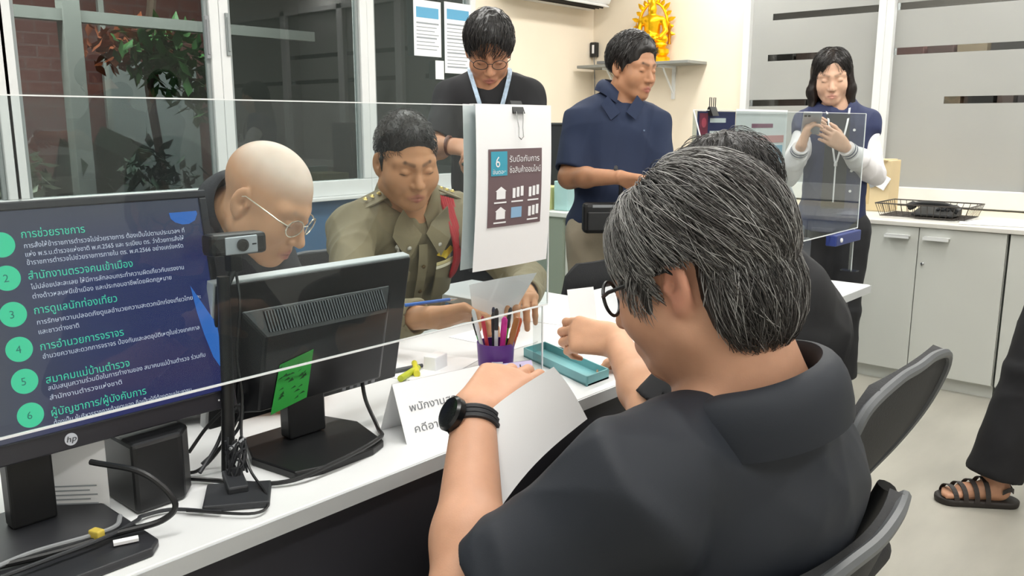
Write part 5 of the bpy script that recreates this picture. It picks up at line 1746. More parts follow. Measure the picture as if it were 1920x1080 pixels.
# watch on the left wrist
wd = V((0.795 - 0.625, 0.775 - 0.625, 0.912 - 0.745)).normalized()
wn = V((-0.75, 0.25, 0.42)); wn = (wn - wd * wn.dot(wd)).normalized()
wp = V((0.795, 0.775, 0.912)) - wd * 0.018
wl_ = wd.cross(wn)
b = MB()
b.tube([wp + (wn * math.cos(t * PI / 16) + wl_ * math.sin(t * PI / 16)) * 0.0325 for t in range(33)], 0.0035, 6, cap=False)
for dd in (-0.007, 0.0, 0.007):
    b.tube([wp + wd * dd + (wn * math.cos(t * PI / 16) + wl_ * math.sin(t * PI / 16)) * 0.0325 for t in range(33)], 0.0042, 6, cap=False)
wt = b.build('watch', mat('watch_rubber', '2c2d31', 0.55), fgm, smooth=True)
MB().lathe(wp + wn * 0.031, [(0.0, 0), (0.024, 0.0), (0.0245, 0.009), (0.021, 0.0125), (0.019, 0.0115), (0, 0.0115)], 32, rot=rot_to(wn)).build('watch_case', mat('watch_black', '101113', 0.25), wt, smooth=True)
# paper he holds
pp = [V((0.880, 0.705, 0.972)), V((0.905, 0.665, 0.900)), V((0.755, 0.700, 0.800)), V((0.745, 0.755, 0.890))]
b = MB()
b.sheet(lambda u, v: pp[3].lerp(pp[0], u).lerp(pp[2].lerp(pp[1], u), v) + V((0, 0.012 * math.sin(PI * u), 0.006 * math.sin(PI * v))), 12, 12, 0.0006)
tag(b.build('held_paper', m_paper, smooth=True), 'white paper held in the left hand of the grey-haired man with the watch', 'paper')
office_chair(1.0, 0.60, (0.0, 1.0), 'black office chair with grey-edged back under the grey-haired man', back_top=0.805, back_w=0.52, curve=0.04, tilt=0.13, off=0.17)

# ============ the second seated visitor, half hidden behind the grey-haired man
F = Frame((1.405, 0.735, 1.150), *look((-0.15, 1.0), 24, 0), scale=0.94)
hl_ = hand_ops((1.352, 0.925, 0.878), (-0.25, 0.93, 0.05), (-0.75, -0.25, 0.6), -1, curls=((30, 50, 25), (35, 55, 30), (40, 60, 35), (45, 60, 35)), thumb=(0.85, 0.35, -0.45), tb=8)[0]
P = dict(F=F, nb=(1.45, 0.635, 1.005), pv=(1.48, 0.700, 0.565), sl=(1.325, 0.675, 0.925), sr=(1.600, 0.640, 0.905), g=0.98, arm=1.0, el=(1.215, 0.745, 0.80), wl=(1.352, 0.925, 0.878), er=(1.75, 0.80, 0.80), wr=(1.60, 0.96, 0.79),
         handl=hl_, handr=hand_ops((1.60, 0.96, 0.79), (-0.4, 0.8, 0), (0.1, 0.1, 1), 1)[0], skin='d3a384', neck_r=0.058)
seated_legs(P, (-0.1, 1.0), thigh=0.42)
nei = body('person', P, 'dark-haired person in black seated beyond the grey-haired man, holding a white card')
shirt(P, nei, m_blackcloth, sleeve=0.98, x=0.016, fold=(0.012, 18), seed=21, neck=0.053, open_f=0.012, extra=[U(cap(V(P['nb']), V(P['nb']) + (F(0, -0.018, -0.04) - V(P['nb'])).normalized() * 0.030, 0.080, 0.073), 0.03)], hem=V((1.48, 0.70, 0.50)))
trousers(P, nei, m_darktrouser)
shoes(P, nei, m_shoe, (-0.1, 1))
nh = hair_cap(F, nei, '171413', lambda F: short_hair(F, 0.009, 0.0, 0.6, -0.004, 0.004), amp=0.006, freq=90)
def dark_col(p, g):
    a = g.uniform(0.006, 0.022)
    return (a * 1.25, a * 1.05, a * 0.95)
def crown_flow(p):
    v = p - np.array([0.0, -0.04, 0.16])
    return v / (np.linalg.norm(v) + 1e-6) + np.array([0, 0.3, -0.25])
strands(F, nh, 1300, crown_flow, dark_col, keep=lambda p: p[2] > 0.02 + 0.6 * p[1], length=(0.04, 0.075), lift=0.016, thick=0.0006, seed=22, seg=5)
glasses(F, nei, mat('gold_wire', 'b09a6a', 0.3, metal=0.9))
tag(MB().prism([(1.345, 1.03, 0.875), (1.395, 1.00, 0.878), (1.415, 1.03, 0.965), (1.365, 1.06, 0.962)], (0.0004, 0.0008, 0)).build('white_card', m_paper), 'small white card with purple corner held up by the hand over the desk', 'card')
MB().prism([(1.3415, 1.0295, 0.876), (1.360, 1.018, 0.877), (1.350, 1.034, 0.910)], (-0.0004, -0.0008, 0)).build('purple_corner', m_purp, bpy.data.objects['white_card'])
office_chair(1.52, 0.72, (0.0, 1.0), 'black office chair with thin tilted back behind the seated person in black', back_top=0.885, back_w=0.54, tilt=0.15, curve=0.012, off=0.155)

# ============ the older man with the shaved head, bent over the desk
F = Frame((0.946, 1.497, 1.143), *look((0.44, -0.90), 30, -3), scale=0.95)
P = dict(F=F, nb=(0.945, 1.620, 1.108), pv=(0.86, 2.06, 0.58), sl=(1.075, 1.765, 1.030), sr=(0.800, 1.630, 1.035), g=1.05, belly=1.15, arm=1.0, el=(1.13, 1.62, 0.82), wl=(1.00, 1.44, 0.795), er=(0.66, 1.52, 0.82), wr=(0.82, 1.42, 0.795),
         handl=hand_ops((1.00, 1.44, 0.795), (-0.6, -0.5, -0.1), (0.1, 0.1, 1), -1)[0], handr=hand_ops((0.82, 1.42, 0.795), (0.6, -0.3, -0.1), (0.1, 0.1, 1), 1)[0],
         skin='cf9f7c', neck_r=0.053, fat=1.06, jaw=1.1, brow='a08a78', brow_s=0.4)
P['paint'] = [(ell(F(0, 0.0, 0.098), (0.080, 0.092, 0.052), F.R), 'e0d8ce', 0.024, 0.7)]
seated_legs(P, (0.2, -1.0), thigh=0.40)
bald = body('person', P, 'older man with shaved head and glasses bending over the desk behind the monitors', res=0.0032)
shirt(P, bald, mat('dark_grey_cloth', '2b2d33', 0.8, var=0.06, bump=0.2, bscale=250), sleeve=0.98, long=0.9, x=0.018, fold=(0.008, 18), seed=31, neck=0.064, open_f=0.0, hem=V((0.82, 2.08, 0.50)))
collar(P, bald, MATS['dark_grey_cloth'], r0=0.062, h=0.045, drop=0.04, gap=0.10, flare=0.018, lift=0.030, axis_up=0.6)
trousers(P, bald, m_darktrouser, res=0.012)
shoes(P, bald, m_shoe, (0.2, -1))
glasses(F, bald, mat('silver_wire', 'd9d3c2', 0.25, metal=0.9), wire=0.0014)
office_chair(0.82, 2.10, (0.15, -1.0), 'black office chair under the older man with the shaved head', back_top=0.86)

# ============ the police officer in khaki
F = Frame((1.583, 1.795, 1.190), *look((-0.36, -0.93), 15, 2))
hro = hand_ops((1.300, 1.405, 0.862), (0.62, -0.60, 0.12), (0.45, 0.35, 0.8), 1, curls=((20, 35, 20), (26, 40, 22), (32, 44, 24), (36, 44, 24)), thumb=(0.8, 0.35, 0.25), tb=4)[0]
hlo = hand_ops((1.560, 1.345, 0.880), (-0.72, -0.55, 0.15), (0.3, 0.3, 0.85), -1, curls=((25, 40, 20), (30, 44, 24), (36, 46, 24), (40, 48, 24)), thumb=(0.8, 0.4, 0.1), tb=6)[0]
P = dict(F=F, nb=(1.640, 1.860, 1.062), pv=(1.690, 2.06, 0.58), sl=(1.800, 1.830, 1.018), sr=(1.470, 1.900, 1.008), g=0.97, arm=0.96, el=(1.815, 1.56, 0.86), wl=(1.560, 1.345, 0.880), er=(1.275, 1.660, 0.825), wr=(1.300, 1.405, 0.862),
         handl=hlo, handr=hro, skin='c08e6a', fat=1.17, jaw=1.2, lip='a8685c', brow='2b211c')
seated_legs(P, (-0.1, -1.0), thigh=0.40)
off = body('person', P, 'uniformed officer in a khaki shirt with red shoulder cord reading a paper', res=0.0032)
shirt(P, off, m_khaki, long=0.86, x=0.014, fold=(0.014, 22), seed=41, neck=0.060, hem=V((1.69, 2.06, 0.53)), res=0.0042)
collar(P, off, m_khaki, r0=0.062, h=0.036, drop=0.050, gap=0.05, flare=0.026, vdrop=0.055, lift=0.050)
trousers(P, off, m_khaki, res=0.012)
shoes(P, off, m_shoe, (-0.1, -1))
oh = hair_cap(F, off, '211b18', lambda F: short_hair(F, 0.003, 0.0, 0.62, 0.004, 0.008), amp=0.0012, freq=200)
strands(F, oh, 1800, lambda p: (0.15 * np.sign(p[0]), 0.5, -0.2), dark_col, cen=(0, -0.014, 0.050), rad=(0.077, 0.099, 0.089), keep=lambda p: p[2] > 0.01 + 0.62 * p[1] and (p[1] < 0.066 or p[2] > 0.082), length=(0.012, 0.022), lift=0.008, thick=0.0007, seed=43, seg=3)
# uniform fittings: points on the shirt front in the trunk's own axes
nbv, pvv = V(P['nb']), V(P['pv'])
tu = (nbv - pvv).normalized(); trr = (V(P['sr']) - V(P['sl'])).normalized(); tf = tu.cross(trr).normalized()
def chest(rx_, dn, ex=0.0):
    """a point on the officer's chest: rx_ to his right, dn down from the neck base, ex off the cloth"""
    z = 1 - (dn / 0.62 - 0.30) ** 2 / 0.34 ** 2 if dn < 0.19 else 1.0
    q = max(0.05, 1 - (rx_ / 0.172) ** 2)
    return nbv - tu * dn + trr * rx_ + tf * (0.122 * math.sqrt(q) * math.sqrt(max(0.25, z)) + 0.014 + ex)
for s_ in (-1, 1):
    fp = [(0.070, -0.045), (0.006, 0.030), (0.052, 0.098), (0.098, 0.030)]
    b = MB()
    b.sheet(lambda u, v: chest(*[s_ * lp(lp(fp[0][0], fp[3][0], u), lp(fp[1][0], fp[2][0], u), v), lp(lp(fp[0][1], fp[3][1], u), lp(fp[1][1], fp[2][1], u), v)], 0.012 + 0.012 * (1 - v)), 6, 6, 0.004)
    b.build('collar_flap', m_khaki, off, smooth=True)
b = MB()
b.sheet(lambda u, v: chest(-0.014 + 0.028 * u, 0.06 + 0.42 * v, 0.004), 3, 16, 0.003)
b.build('placket', m_khaki, off, smooth=True)
for dn in (0.12, 0.20, 0.28):
    p = chest(0, dn, 0.009)
    MB().lathe(p, [(0.006, 0), (0.006, 0.002), (0.003, 0.003)], 12, rot=rot_to(tf)).build('button', mat('bronze_button', '6a5636', 0.4, metal=0.6), off, smooth=True)
for s_ in (-1, 1):
    b = MB()
    b.sheet(lambda u, v: chest(s_ * (0.045 + 0.085 * u), 0.135 + 0.105 * v, 0.007), 6, 6, 0.004)
    pk = b.build('chest_pocket', m_khaki, off, smooth=True)
    b = MB()
    b.sheet(lambda u, v: chest(s_ * (0.042 + 0.091 * u), 0.132 + (0.028 + 0.014 * (1 - abs(2 * u - 1))) * v, 0.011), 6, 4, 0.003)
    b.build('pocket_flap', m_khaki, pk, smooth=True)
    sh_ = V(P['sr'] if s_ > 0 else P['sl']); md_ = (V(P['sr']) + V(P['sl'])) / 2
    b = MB()
    b.sheet(lambda u, v: nbv.lerp(sh_, 0.42 + 0.55 * u) + tu * (0.083 - 0.010 * u) + tf * (-0.026 + 0.052 * v), 5, 4, 0.004)
    ep = b.build('epaulette', m_khaki, off, smooth=True)
    st_ = MB()
    for k in range(3):
        c = nbv.lerp(sh_, 0.60 + 0.12 * k) + tu * 0.084
        st_ = MB(); st_.lathe(c, [(0.008, 0), (0.003, 0.005), (0, 0.005)], 5, rot=rot_to(tu))
        st_.build('rank_star', mat('brass_badge', 'd9c27a', 0.3, metal=0.8), ep)
m_silver = mat('silver_badge', 'd6d3c8', 0.3, metal=0.7)
MB().sheet(lambda u, v: chest(0.058 + 0.042 * u, 0.118 + 0.02 * v, 0.016), 4, 3, 0.002).build('name_plate', m_paper, off)
b = MB()
for dn, r in ((0.045, 0.008), (0.062, 0.010), (0.080, 0.008), (0.096, 0.010)):
    b.lathe(chest(0.078, dn, 0.008), [(r, 0), (r * 0.6, 0.004), (0, 0.005)], 10, rot=rot_to(tf))
b.tube([chest(0.078, 0.04, 0.010), chest(0.078, 0.105, 0.012)], 0.004, 8)
b.build('chest_badge', m_silver, off, smooth=True)
for s_ in (-1, 1):
    cpos = chest(s_ * 0.050, 0.062, 0.017)
    MB().lathe(cpos, [(0.008, 0), (0.005, 0.003), (0, 0.004)], 8, rot=rot_to(tf)).build('collar_pin', m_silver, off, smooth=True)
b = MB()
w_ = [(-0.040, 0.090), (-0.056, 0.075), (-0.075, 0.084), (-0.094, 0.075), (-0.112, 0.088), (-0.088, 0.100), (-0.075, 0.108), (-0.064, 0.100)]
b.prism([chest(x_, d_, 0.014) for x_, d_ in w_], tf * 0.003)
b.build('wings_badge', mat('gold_badge', 'e2c23a', 0.3, metal=0.6), off)
b = MB()
for k, c in enumerate(('cdbf8a', 'e8e2c8')):
    MB().sheet(lambda u, v: chest(-0.040 - 0.07 * u, 0.112 + 0.011 * k + 0.009 * v, 0.015), 5, 2, 0.002).build('ribbon_bar', mat('ribbon_' + c, c, 0.6), off)
for k in range(6):
    o_ = 0.0075 * k
    a0 = nbv.lerp(V(P['sl']), 0.48 + 0.05 * k) + tu * 0.070 + tf * 0.03
    b = MB()
    b.tube(bez([a0, chest(-0.088 - o_, 0.022, 0.024), chest(-0.102 - o_, 0.07, 0.028), chest(-0.108 - o_, 0.12, 0.028), chest(-0.106 - o_ * 0.8, 0.165, 0.022), chest(-0.118 - o_ * 0.4, 0.185, 0.014)], 6), 0.0056, 8)
    b.build('shoulder_cord', mat('red_cord', 'b01c28', 0.6, bump=0.6, bscale=500), off, smooth=True)
b = MB()
q = [V((1.362, 1.340, 0.938)), V((1.480, 1.238, 0.962)), V((1.445, 1.275, 0.872)), V((1.372, 1.335, 0.852))]
b.sheet(lambda u, v: q[0].lerp(q[1], u).lerp(q[3].lerp(q[2], u), v) + V((0, 0.008 * math.sin(PI * u), 0)), 8, 8, 0.0006)
tag(b.build('held_paper', m_paper, smooth=True), 'white paper held up in both hands by the khaki officer', 'paper')
e = empty('pen', (1.31, 1.36, 0.90), 'blue pen between the fingers of the khaki officer', 'pen')
MB().tube([(1.255, 1.44, 0.893), (1.345, 1.385, 0.900)], 0.004, 8).build('barrel', mat('pen_blue', '2a62b8', 0.4), e, smooth=True)
MB().tube([(1.345, 1.385, 0.900), (1.360, 1.376, 0.901)], [0.004, 0.001], 8).build('tip', m_chrome, e, smooth=True)
office_chair(1.69, 2.08, (-0.15, -1.0), 'black office chair under the khaki officer behind the desk', back_top=0.86)
office_chair(2.40, 1.93, (0.05, 1.0), 'empty black office chair behind the desk in front of the white side cabinet', back_top=0.83, back_w=0.34, rim=False, off=0.17, tilt=0.06)

# ============ the man in the black tee, standing and looking down
F = Frame((2.388, 2.235, 1.560), *look((-0.70, -0.72), 34, 0))
hr2 = hand_ops((2.063, 2.103, 1.222), (0.25, -0.75, -0.10), (-0.5, -0.3, 0.8), 1, curls=((35, 50, 30), (40, 55, 30), (45, 55, 30), (48, 55, 30)), thumb=(0.7, 0.45, -0.5))[0]
hl2 = hand_ops((2.15, 1.955, 1.190), (-0.75, 0.25, 0.0), (-0.3, -0.5, 0.8), -1, curls=((35, 50, 30), (40, 55, 30), (45, 55, 30), (48, 55, 30)), thumb=(0.7, 0.45, -0.5))[0]
P = dict(F=F, nb=(2.448, 2.290, 1.462), pv=(2.46, 2.30, 0.90), sl=(2.545, 2.170, 1.392), sr=(2.340, 2.395, 1.392), g=0.98, arm=0.95, el=(2.40, 2.02, 1.16), wl=(2.15, 1.955, 1.190), er=(2.200, 2.345, 1.205), wr=(2.063, 2.103, 1.222),
         handl=hl2, handr=hr2, skin='bf8c6e', brow='241c19')
standing_legs(P, (-0.7, -0.72))
tee = body('person', P, 'man in a black tee and glasses with a lanyard standing looking down', res=0.0038)
shirt(P, tee, m_blackcloth, sleeve=0.84, x=0.014, fold=(0.012, 18), seed=51, neck=0.066, hem=V((2.46, 2.30, 0.80)))
trousers(P, tee, m_darktrouser)
shoes(P, tee, m_shoe, (-0.7, -0.72))
th = hair_cap(F, tee, '141213', lambda F: short_hair(F, 0.014, -0.006, 0.55, 0.0, 0.010), amp=0.006, freq=90)
def fringe_flow(p):
    v = p - np.array([0.0, -0.05, 0.16])
    return v / (np.linalg.norm(v) + 1e-6) + np.array([0.25, 0.35, -0.2])
strands(F, th, 1300, fringe_flow, dark_col, cen=(0, -0.014, 0.050), rad=(0.086, 0.108, 0.094), keep=lambda p: p[2] > 0.015 + 0.6 * p[1], length=(0.04, 0.07), lift=0.010, thick=0.0009, seed=52, seg=5)
glasses(F, tee, m_black, rx=0.026, rz=0.018, wire=0.0014)
tf2 = V((-0.70, -0.72, 0)); tr2 = V((-0.72, 0.70, 0))
b = MB()
nb2 = V(P['nb'])
for s_ in (-1, 1):
    pts = [nb2 + tr2 * (s_ * 0.072) + V((0, 0, 0.045)) - tf2 * 0.02, nb2 + tr2 * (s_ * 0.075) + V((0, 0, 0.025)) + tf2 * 0.06, nb2 + tr2 * (s_ * 0.052) + V((0, 0, -0.06)) + tf2 * 0.128, nb2 + tr2 * (s_ * 0.02) + V((0, 0, -0.17)) + tf2 * 0.145, nb2 + tr2 * (s_ * 0.004) + V((0, 0, -0.24)) + tf2 * 0.15]
    pts = bez(pts, 5)
    for a, c in zip(pts, pts[1:]):
        sd = tr2 * 0.008
        b.prism([a - sd, a + sd, c + sd, c - sd], tf2 * 0.0016)
b.build('lanyard', mat('lanyard_blue', 'a9bed2', 0.6, var=0.25, vscale=60), tee)
b = MB()
c0 = nb2 + V((0, 0, -0.23)) + tf2 * 0.152
b.tube(bez([c0 + tr2 * 0.055 + V((0, 0, -0.06)), c0 + tr2 * 0.05 + V((0, 0, 0.055)), c0 + tr2 * 0.035 + V((0, 0, 0.066)), c0 - tr2 * 0.01 + V((0, 0, 0.062)), c0 - tr2 * 0.012 + V((0, 0, -0.06))], 6), 0.0026, 6)
b.build('red_cord', mat('pink_red_cord', 'd0384a', 0.5), tee, smooth=True)
MB().tube([V((2.063, 2.103, 1.222)) - V((0.25, -0.75, -0.10)).normalized() * 0.012 + V((math.cos(t * 0.42) * 0.028, 0.33 * math.cos(t * 0.42) * 0.028, math.sin(t * 0.42) * 0.03)) for t in range(16)], 0.006, 6, cap=False).build('bracelet', mat('brown_beads', '5a3020', 0.4), tee, smooth=True)
ph1 = empty('phone', (2.08, 1.98, 1.19), 'dark phone held low in both hands by the man in the black tee', 'phone')
MB().box((2.085, 1.985, 1.200), (0.075, 0.155, 0.009), Matrix.Rotation(0.8, 3, 'Z') @ Matrix.Rotation(-0.5, 3, 'X')).build('phone_case', mat('dark_green_case', '27352f', 0.4), ph1, bevel=0.003)
MB().box((2.083, 1.983, 1.2065), (0.066, 0.144, 0.001), Matrix.Rotation(0.8, 3, 'Z') @ Matrix.Rotation(-0.5, 3, 'X')).build('phone_screen', mat('phone_glass', '0c0d10', 0.1), ph1)

# ============ the man in the navy polo
F = Frame((2.940, 1.968, 1.507), *look((-0.16, -0.98), 7, -2))
hrn = hand_ops((2.665, 1.830, 1.100), (0.35, -0.75, -0.14), (0.5, 0.1, 0.75), 1, curls=((30, 45, 25), (36, 50, 28), (40, 52, 30), (44, 52, 30)), thumb=(0.8, 0.35, -0.4))[0]
hln = hand_ops((2.79, 1.75, 1.10), (-0.75, -0.35, -0.1), (0, -0.2, 0.9), -1, curls=((30, 45, 25), (36, 50, 28), (40, 52, 30), (44, 52, 30)))[0]
P = dict(F=F, nb=(2.930, 2.030, 1.385), pv=(2.855, 2.01, 0.87), sl=(3.030, 1.922, 1.298), sr=(2.818, 2.130, 1.302), g=0.96, arm=0.97, el=(3.00, 1.86, 1.07), wl=(2.79, 1.75, 1.10), er=(2.715, 2.105, 1.085), wr=(2.665, 1.830, 1.100),
         handl=hln, handr=hrn, skin='b88767', brow='1f1815', lip='a8665c')
standing_legs(P, (-0.5, -0.85))
nav = body('person', P, 'man in a navy polo shirt and beige trousers standing with a small black bag', res=0.0036)
shirt(P, nav, m_navy, sleeve=0.88, x=0.016, fold=(0.009, 17), seed=61, neck=0.064, open_f=0.02, extra=[S(cap(V(P['nb']) + V((-0.085, -0.085, 0.02)), V(P['nb']) + V((-0.098, -0.098, -0.085)), 0.034, 0.008), 0.008)], hem=V((2.855, 2.01, 0.86)), arm_x=0.022)
collar(P, nav, m_navy, r0=0.060, h=0.034, drop=0.036, gap=0.07, flare=0.030, vdrop=0.035, lift=0.050, axis_up=2.0, fwd=(-0.5, -0.85, 0))
trousers(P, nav, m_beige)
shoes(P, nav, m_shoe, (-0.5, -0.85))
nh2 = hair_cap(F, nav, '171210', lambda F: short_hair(F, 0.012, -0.004, 0.55, -0.004, 0.012), amp=0.005, freq=90)
strands(F, nh2, 1000, lambda p: (0.8, -0.15 + 3 * p[1], 0.15 - 0.9 * max(0, p[0] * 12)), dark_col, cen=(0, -0.014, 0.050), rad=(0.085, 0.107, 0.095), keep=lambda p: p[2] > 0.03 + 0.6 * p[1] and p[1] < 0.06, length=(0.035, 0.06), lift=0.010, thick=0.0009, seed=62, seg=5)
bf = V((-0.707, -0.707, 0)); br_ = V((-0.707, 0.707, 0))
def nchest(rx_, dn, ex=0.0):
    return V(P['nb']) - V((0, 0, dn)) + br_ * rx_ + bf * ((0.076 + 0.060 * min(1, max(0, (dn + 0.05) / 0.16))) * math.sqrt(max(0.2, 1 - (rx_ / 0.18) ** 2)) + 0.010 + ex)
for s_ in (-1, 1):
    fp = [(0.058, -0.020), (0.012, 0.045), (0.048, 0.075), (0.086, 0.015)]
    b = MB()
    b.sheet(lambda u, v: nchest(s_ * lp(lp(fp[0][0], fp[3][0], u), lp(fp[1][0], fp[2][0], u), v), lp(lp(fp[0][1], fp[3][1], u), lp(fp[1][1], fp[2][1], u), v), 0.006 + 0.006 * (1 - v)), 6, 6, 0.004)
    b.build('collar_flap', m_navy, nav, smooth=True)
b = MB()
for dn in (0.075, 0.12):
    b.lathe(V(P['nb']) + bf * (0.118 + 0.1 * (dn - 0.075)) - V((0, 0, dn)), [(0.005, 0), (0.005, 0.002), (0, 0.003)], 12, rot=rot_to(bf))
b.build('buttons', m_paper, nav, smooth=True)
MB().box(V(P['nb']) + bf * 0.128 - br_ * 0.085 - V((0, 0, 0.115)), (0.016, 0.002, 0.006), Matrix.Rotation(0.9, 3, 'Z')).build('chest_mark', mat('pale_thread', '8fa0bd', 0.6), nav)
bg = empty('waist_bag', (2.665, 1.905, 0.943), 'small black bag with a grey zip hanging at the waist of the navy polo man', 'bag')
R_ = Matrix((br_, bf, V((0, 0, 1)))).transposed()
b = MB(); b.box(V((2.665, 1.905, 0.943)), (0.15, 0.07, 0.115), R_); b.build('pouch', m_strap, bg, bevel=0.014)
b = MB(); b.box(V((2.665, 1.905, 0.933)) + bf * 0.036, (0.125, 0.012, 0.075), R_); b.build('front_pocket', mat('bag_black', '1b1c1e', 0.5), bg, bevel=0.006)
MB().box(V((2.665, 1.905, 0.990)) + bf * 0.0365, (0.085, 0.003, 0.010), R_).build('zip', m_grey, bg)
b = MB(); b.tube(bez([V((2.665, 1.905, 0.99)) - br_ * 0.07, V((2.69, 1.84, 1.03)), V((2.675, 1.83, 1.07)), V((2.665, 1.845, 1.125)), V((2.685, 1.86, 1.135))], 6), 0.008, 6); b.build('strap', m_strap, bg, smooth=True)

# ============ the young woman with the phone
F = Frame((3.923, 1.552, 1.500), *look((-0.92, -0.40), 13, 3), scale=0.97)
hlw = hand_ops((3.775, 1.418, 1.200), (-0.68, 0.34, 0.38), (-0.35, -0.80, -0.25), -1, curls=((28, 45, 22), (30, 48, 24), (34, 50, 24), (38, 50, 24)), thumb=(0.75, 0.5, -0.3), s=0.92)[0]
hrw = hand_ops((3.600, 1.535, 1.205), (0.02, -0.25, 0.92), (-0.45, 0.75, 0.1), 1, curls=((28, 45, 22), (30, 48, 24), (34, 50, 24), (38, 50, 24)), thumb=(0.75, 0.5, -0.3), s=0.92)[0]
P = dict(F=F, nb=(3.973, 1.540, 1.368), pv=(3.985, 1.53, 0.84), sl=(4.085, 1.452, 1.288), sr=(3.903, 1.635, 1.288), g=0.84, arm=0.82, el=(4.03, 1.365, 1.065), wl=(3.775, 1.418, 1.200), er=(3.745, 1.655, 1.055), wr=(3.600, 1.535, 1.205),
         handl=hlw, handr=hrw, skin='ddb49a', jaw=0.9, fat=0.94, neck_r=0.045, lip='d49c8e', brow='3a2c26', brow_s=0.6)
standing_legs(P, (-0.9, -0.44), spread=0.08)
wom = body('person', P, 'young woman with long dark hair and a navy and white varsity jacket using a phone', res=0.0036)
m_jnavy = mat('jacket_navy', '262f55', 0.75, var=0.05, bump=0.2, bscale=250)
m_jwhite = mat('jacket_white', 'e6e4e6', 0.7, var=0.02, bump=0.1, bscale=200)
shirt(P, wom, m_jnavy, name='jacket', sleeve=0.22, x=0.026, fold=(0.013, 18), seed=71, neck=0.060, hem=V((3.985, 1.53, 0.80)), arm_x=0.024)
for s_, e_, w_ in (('sl', 'el', 'wl'), ('sr', 'er', 'wr')):
    S_, E_, W_ = V(P[s_]), V(P[e_]), V(P[w_])
    o = [U(frus(S_.lerp(E_, 0.14), E_, 0.058, 0.052, 0.01), 0.02), U(cap(E_, E_.lerp(W_, 0.55), 0.053, 0.050), 0.02), U(frus(E_.lerp(W_, 0.5), E_.lerp(W_, 0.80), 0.052, 0.042, 0.01), 0.02), DISP(folds(72, 0.011, 26, axis=tuple((W_ - E_).normalized()), stretch=0.7))]
    slv = sdf_mesh('sleeve', o, 0.005, m_jwhite, wom)
    for k, (t0, t1, mm) in enumerate(((0.79, 0.82, m_jwhite), (0.82, 0.84, m_jnavy), (0.84, 0.87, m_jwhite), (0.87, 0.89, m_jnavy), (0.89, 0.93, m_jwhite))):
        MB().tube([E_.lerp(W_, t0), E_.lerp(W_, t1)], 0.0385 - 0.001 * k, 20).build('cuff_stripe' if mm is m_jnavy else 'cuff', mm, slv, smooth=True)
wf = V((-0.9, -0.44, 0)).normalized(); wr_ = V((wf.y, -wf.x, 0))
nbw = V(P['nb'])
b = MB()
def wch(rx_, dn, ex=0.0):
    return nbw + wr_ * rx_ - V((0, 0, dn)) + wf * (0.118 * math.sqrt(max(0.1, 1 - (rx_ / 0.17) ** 2)) * (0.72 + 0.28 * min(1, dn / 0.12)) + 0.022 + ex)
b.sheet(lambda u, v: wch(-0.05 + 0.10 * u, 0.03 + 0.42 * v, 0.002), 8, 16, 0.002)
b.build('inner_top', mat('dark_top', '23262b', 0.8), wom, smooth=True)
b = MB()
for dn in (0.10, 0.19, 0.28, 0.37):
    b = MB(); b.lathe(wch(-0.07, dn, 0.004), [(0.006, 0), (0.006, 0.002), (0, 0.003)], 12, rot=rot_to(wf))
    b.build('snap_button', m_paper, wom, smooth=True)
b = MB()
for s_ in (-1, 1):
    pts = bez([nbw + wr_ * (s_ * 0.055) + V((0, 0, 0.03)) + wf * 0.03, wch(s_ * 0.04, 0.06, 0.006), wch(s_ * 0.02, 0.16, 0.008), wch(0.004 * s_, 0.24, 0.008)], 5)
    for a, c in zip(pts, pts[1:]):
        b.prism([a - wr_ * 0.004, a + wr_ * 0.004, c + wr_ * 0.004, c - wr_ * 0.004], wf * 0.0015)
b.tube([wch(0, 0.24, 0.01), wch(0, 0.42, 0.012)], 0.0035, 6)
b.build('lanyard', m_paper, wom)
MB().box(wch(0, 0.25, 0.012), (0.014, 0.012, 0.02)).build('lanyard_clip', m_paper, wom, bevel=0.003)
trousers(P, wom, m_darktrouser, cuff=0.075)
shoes(P, wom, m_shoe, (-0.9, -0.44))
def long_hair(F):
    s = F.s
    o = [U(ell(F(0, -0.016, 0.046), (0.085 * s, 0.105 * s, 0.091 * s), F.R), 0.01), S(ell(F(-0.006, 0.118, 0.0), (0.056 * s, 0.078 * s, 0.088 * s), F.R), 0.010),
         I(half(F(0, 0, -0.01), F.d(0, 0.35, -1)), 0.01)]
    for q in (-1, 1):
        o += [U(cap(F(q * 0.072, 0.004, 0.05), F(q * 0.084, 0.004, -0.06), 0.018 * s, 0.022 * s), 0.02), U(cap(F(q * 0.084, 0.004, -0.06), F(q * 0.086, 0.03, -0.20), 0.025 * s, 0.016 * s), 0.03),
              U(cap(F(q * 0.05, -0.055, 0.02), F(q * 0.07, -0.05, -0.20), 0.045 * s, 0.030 * s), 0.03)]
    o += [U(cap(F(0, -0.075, 0.02), F(0, -0.078, -0.20), 0.055 * s, 0.040 * s), 0.03), S(cap(F(0, 0.06, -0.03), F(0, 0.06, -0.14), 0.055 * s), 0.008)]
    return o
wh = hair_cap(F, wom, '1d1512', long_hair, amp=0.006, freq=80)
strands(F, wh, 900, lambda p: np.array([np.sign(p[0] + 0.003) * 0.6, 0.05, -0.9]), dark_col, cen=(0, -0.016, 0.046), rad=(0.084, 0.104, 0.090), keep=lambda p: p[2] > 0.04 + 0.5 * p[1], length=(0.06, 0.10), lift=0.006, thick=0.0007, seed=73, seg=5)
ph2 = empty('phone', (3.60, 1.50, 1.30), 'silver phone held up in both hands by the young woman', 'phone')
z_ = V((-0.50, -0.22, -0.72)).normalized(); x_ = V((0.44, -0.9, 0)).normalized(); x_ = (x_ - z_ * x_.dot(z_)).normalized(); y_ = z_.cross(x_)
Rp = Matrix((x_, y_, z_)).transposed()
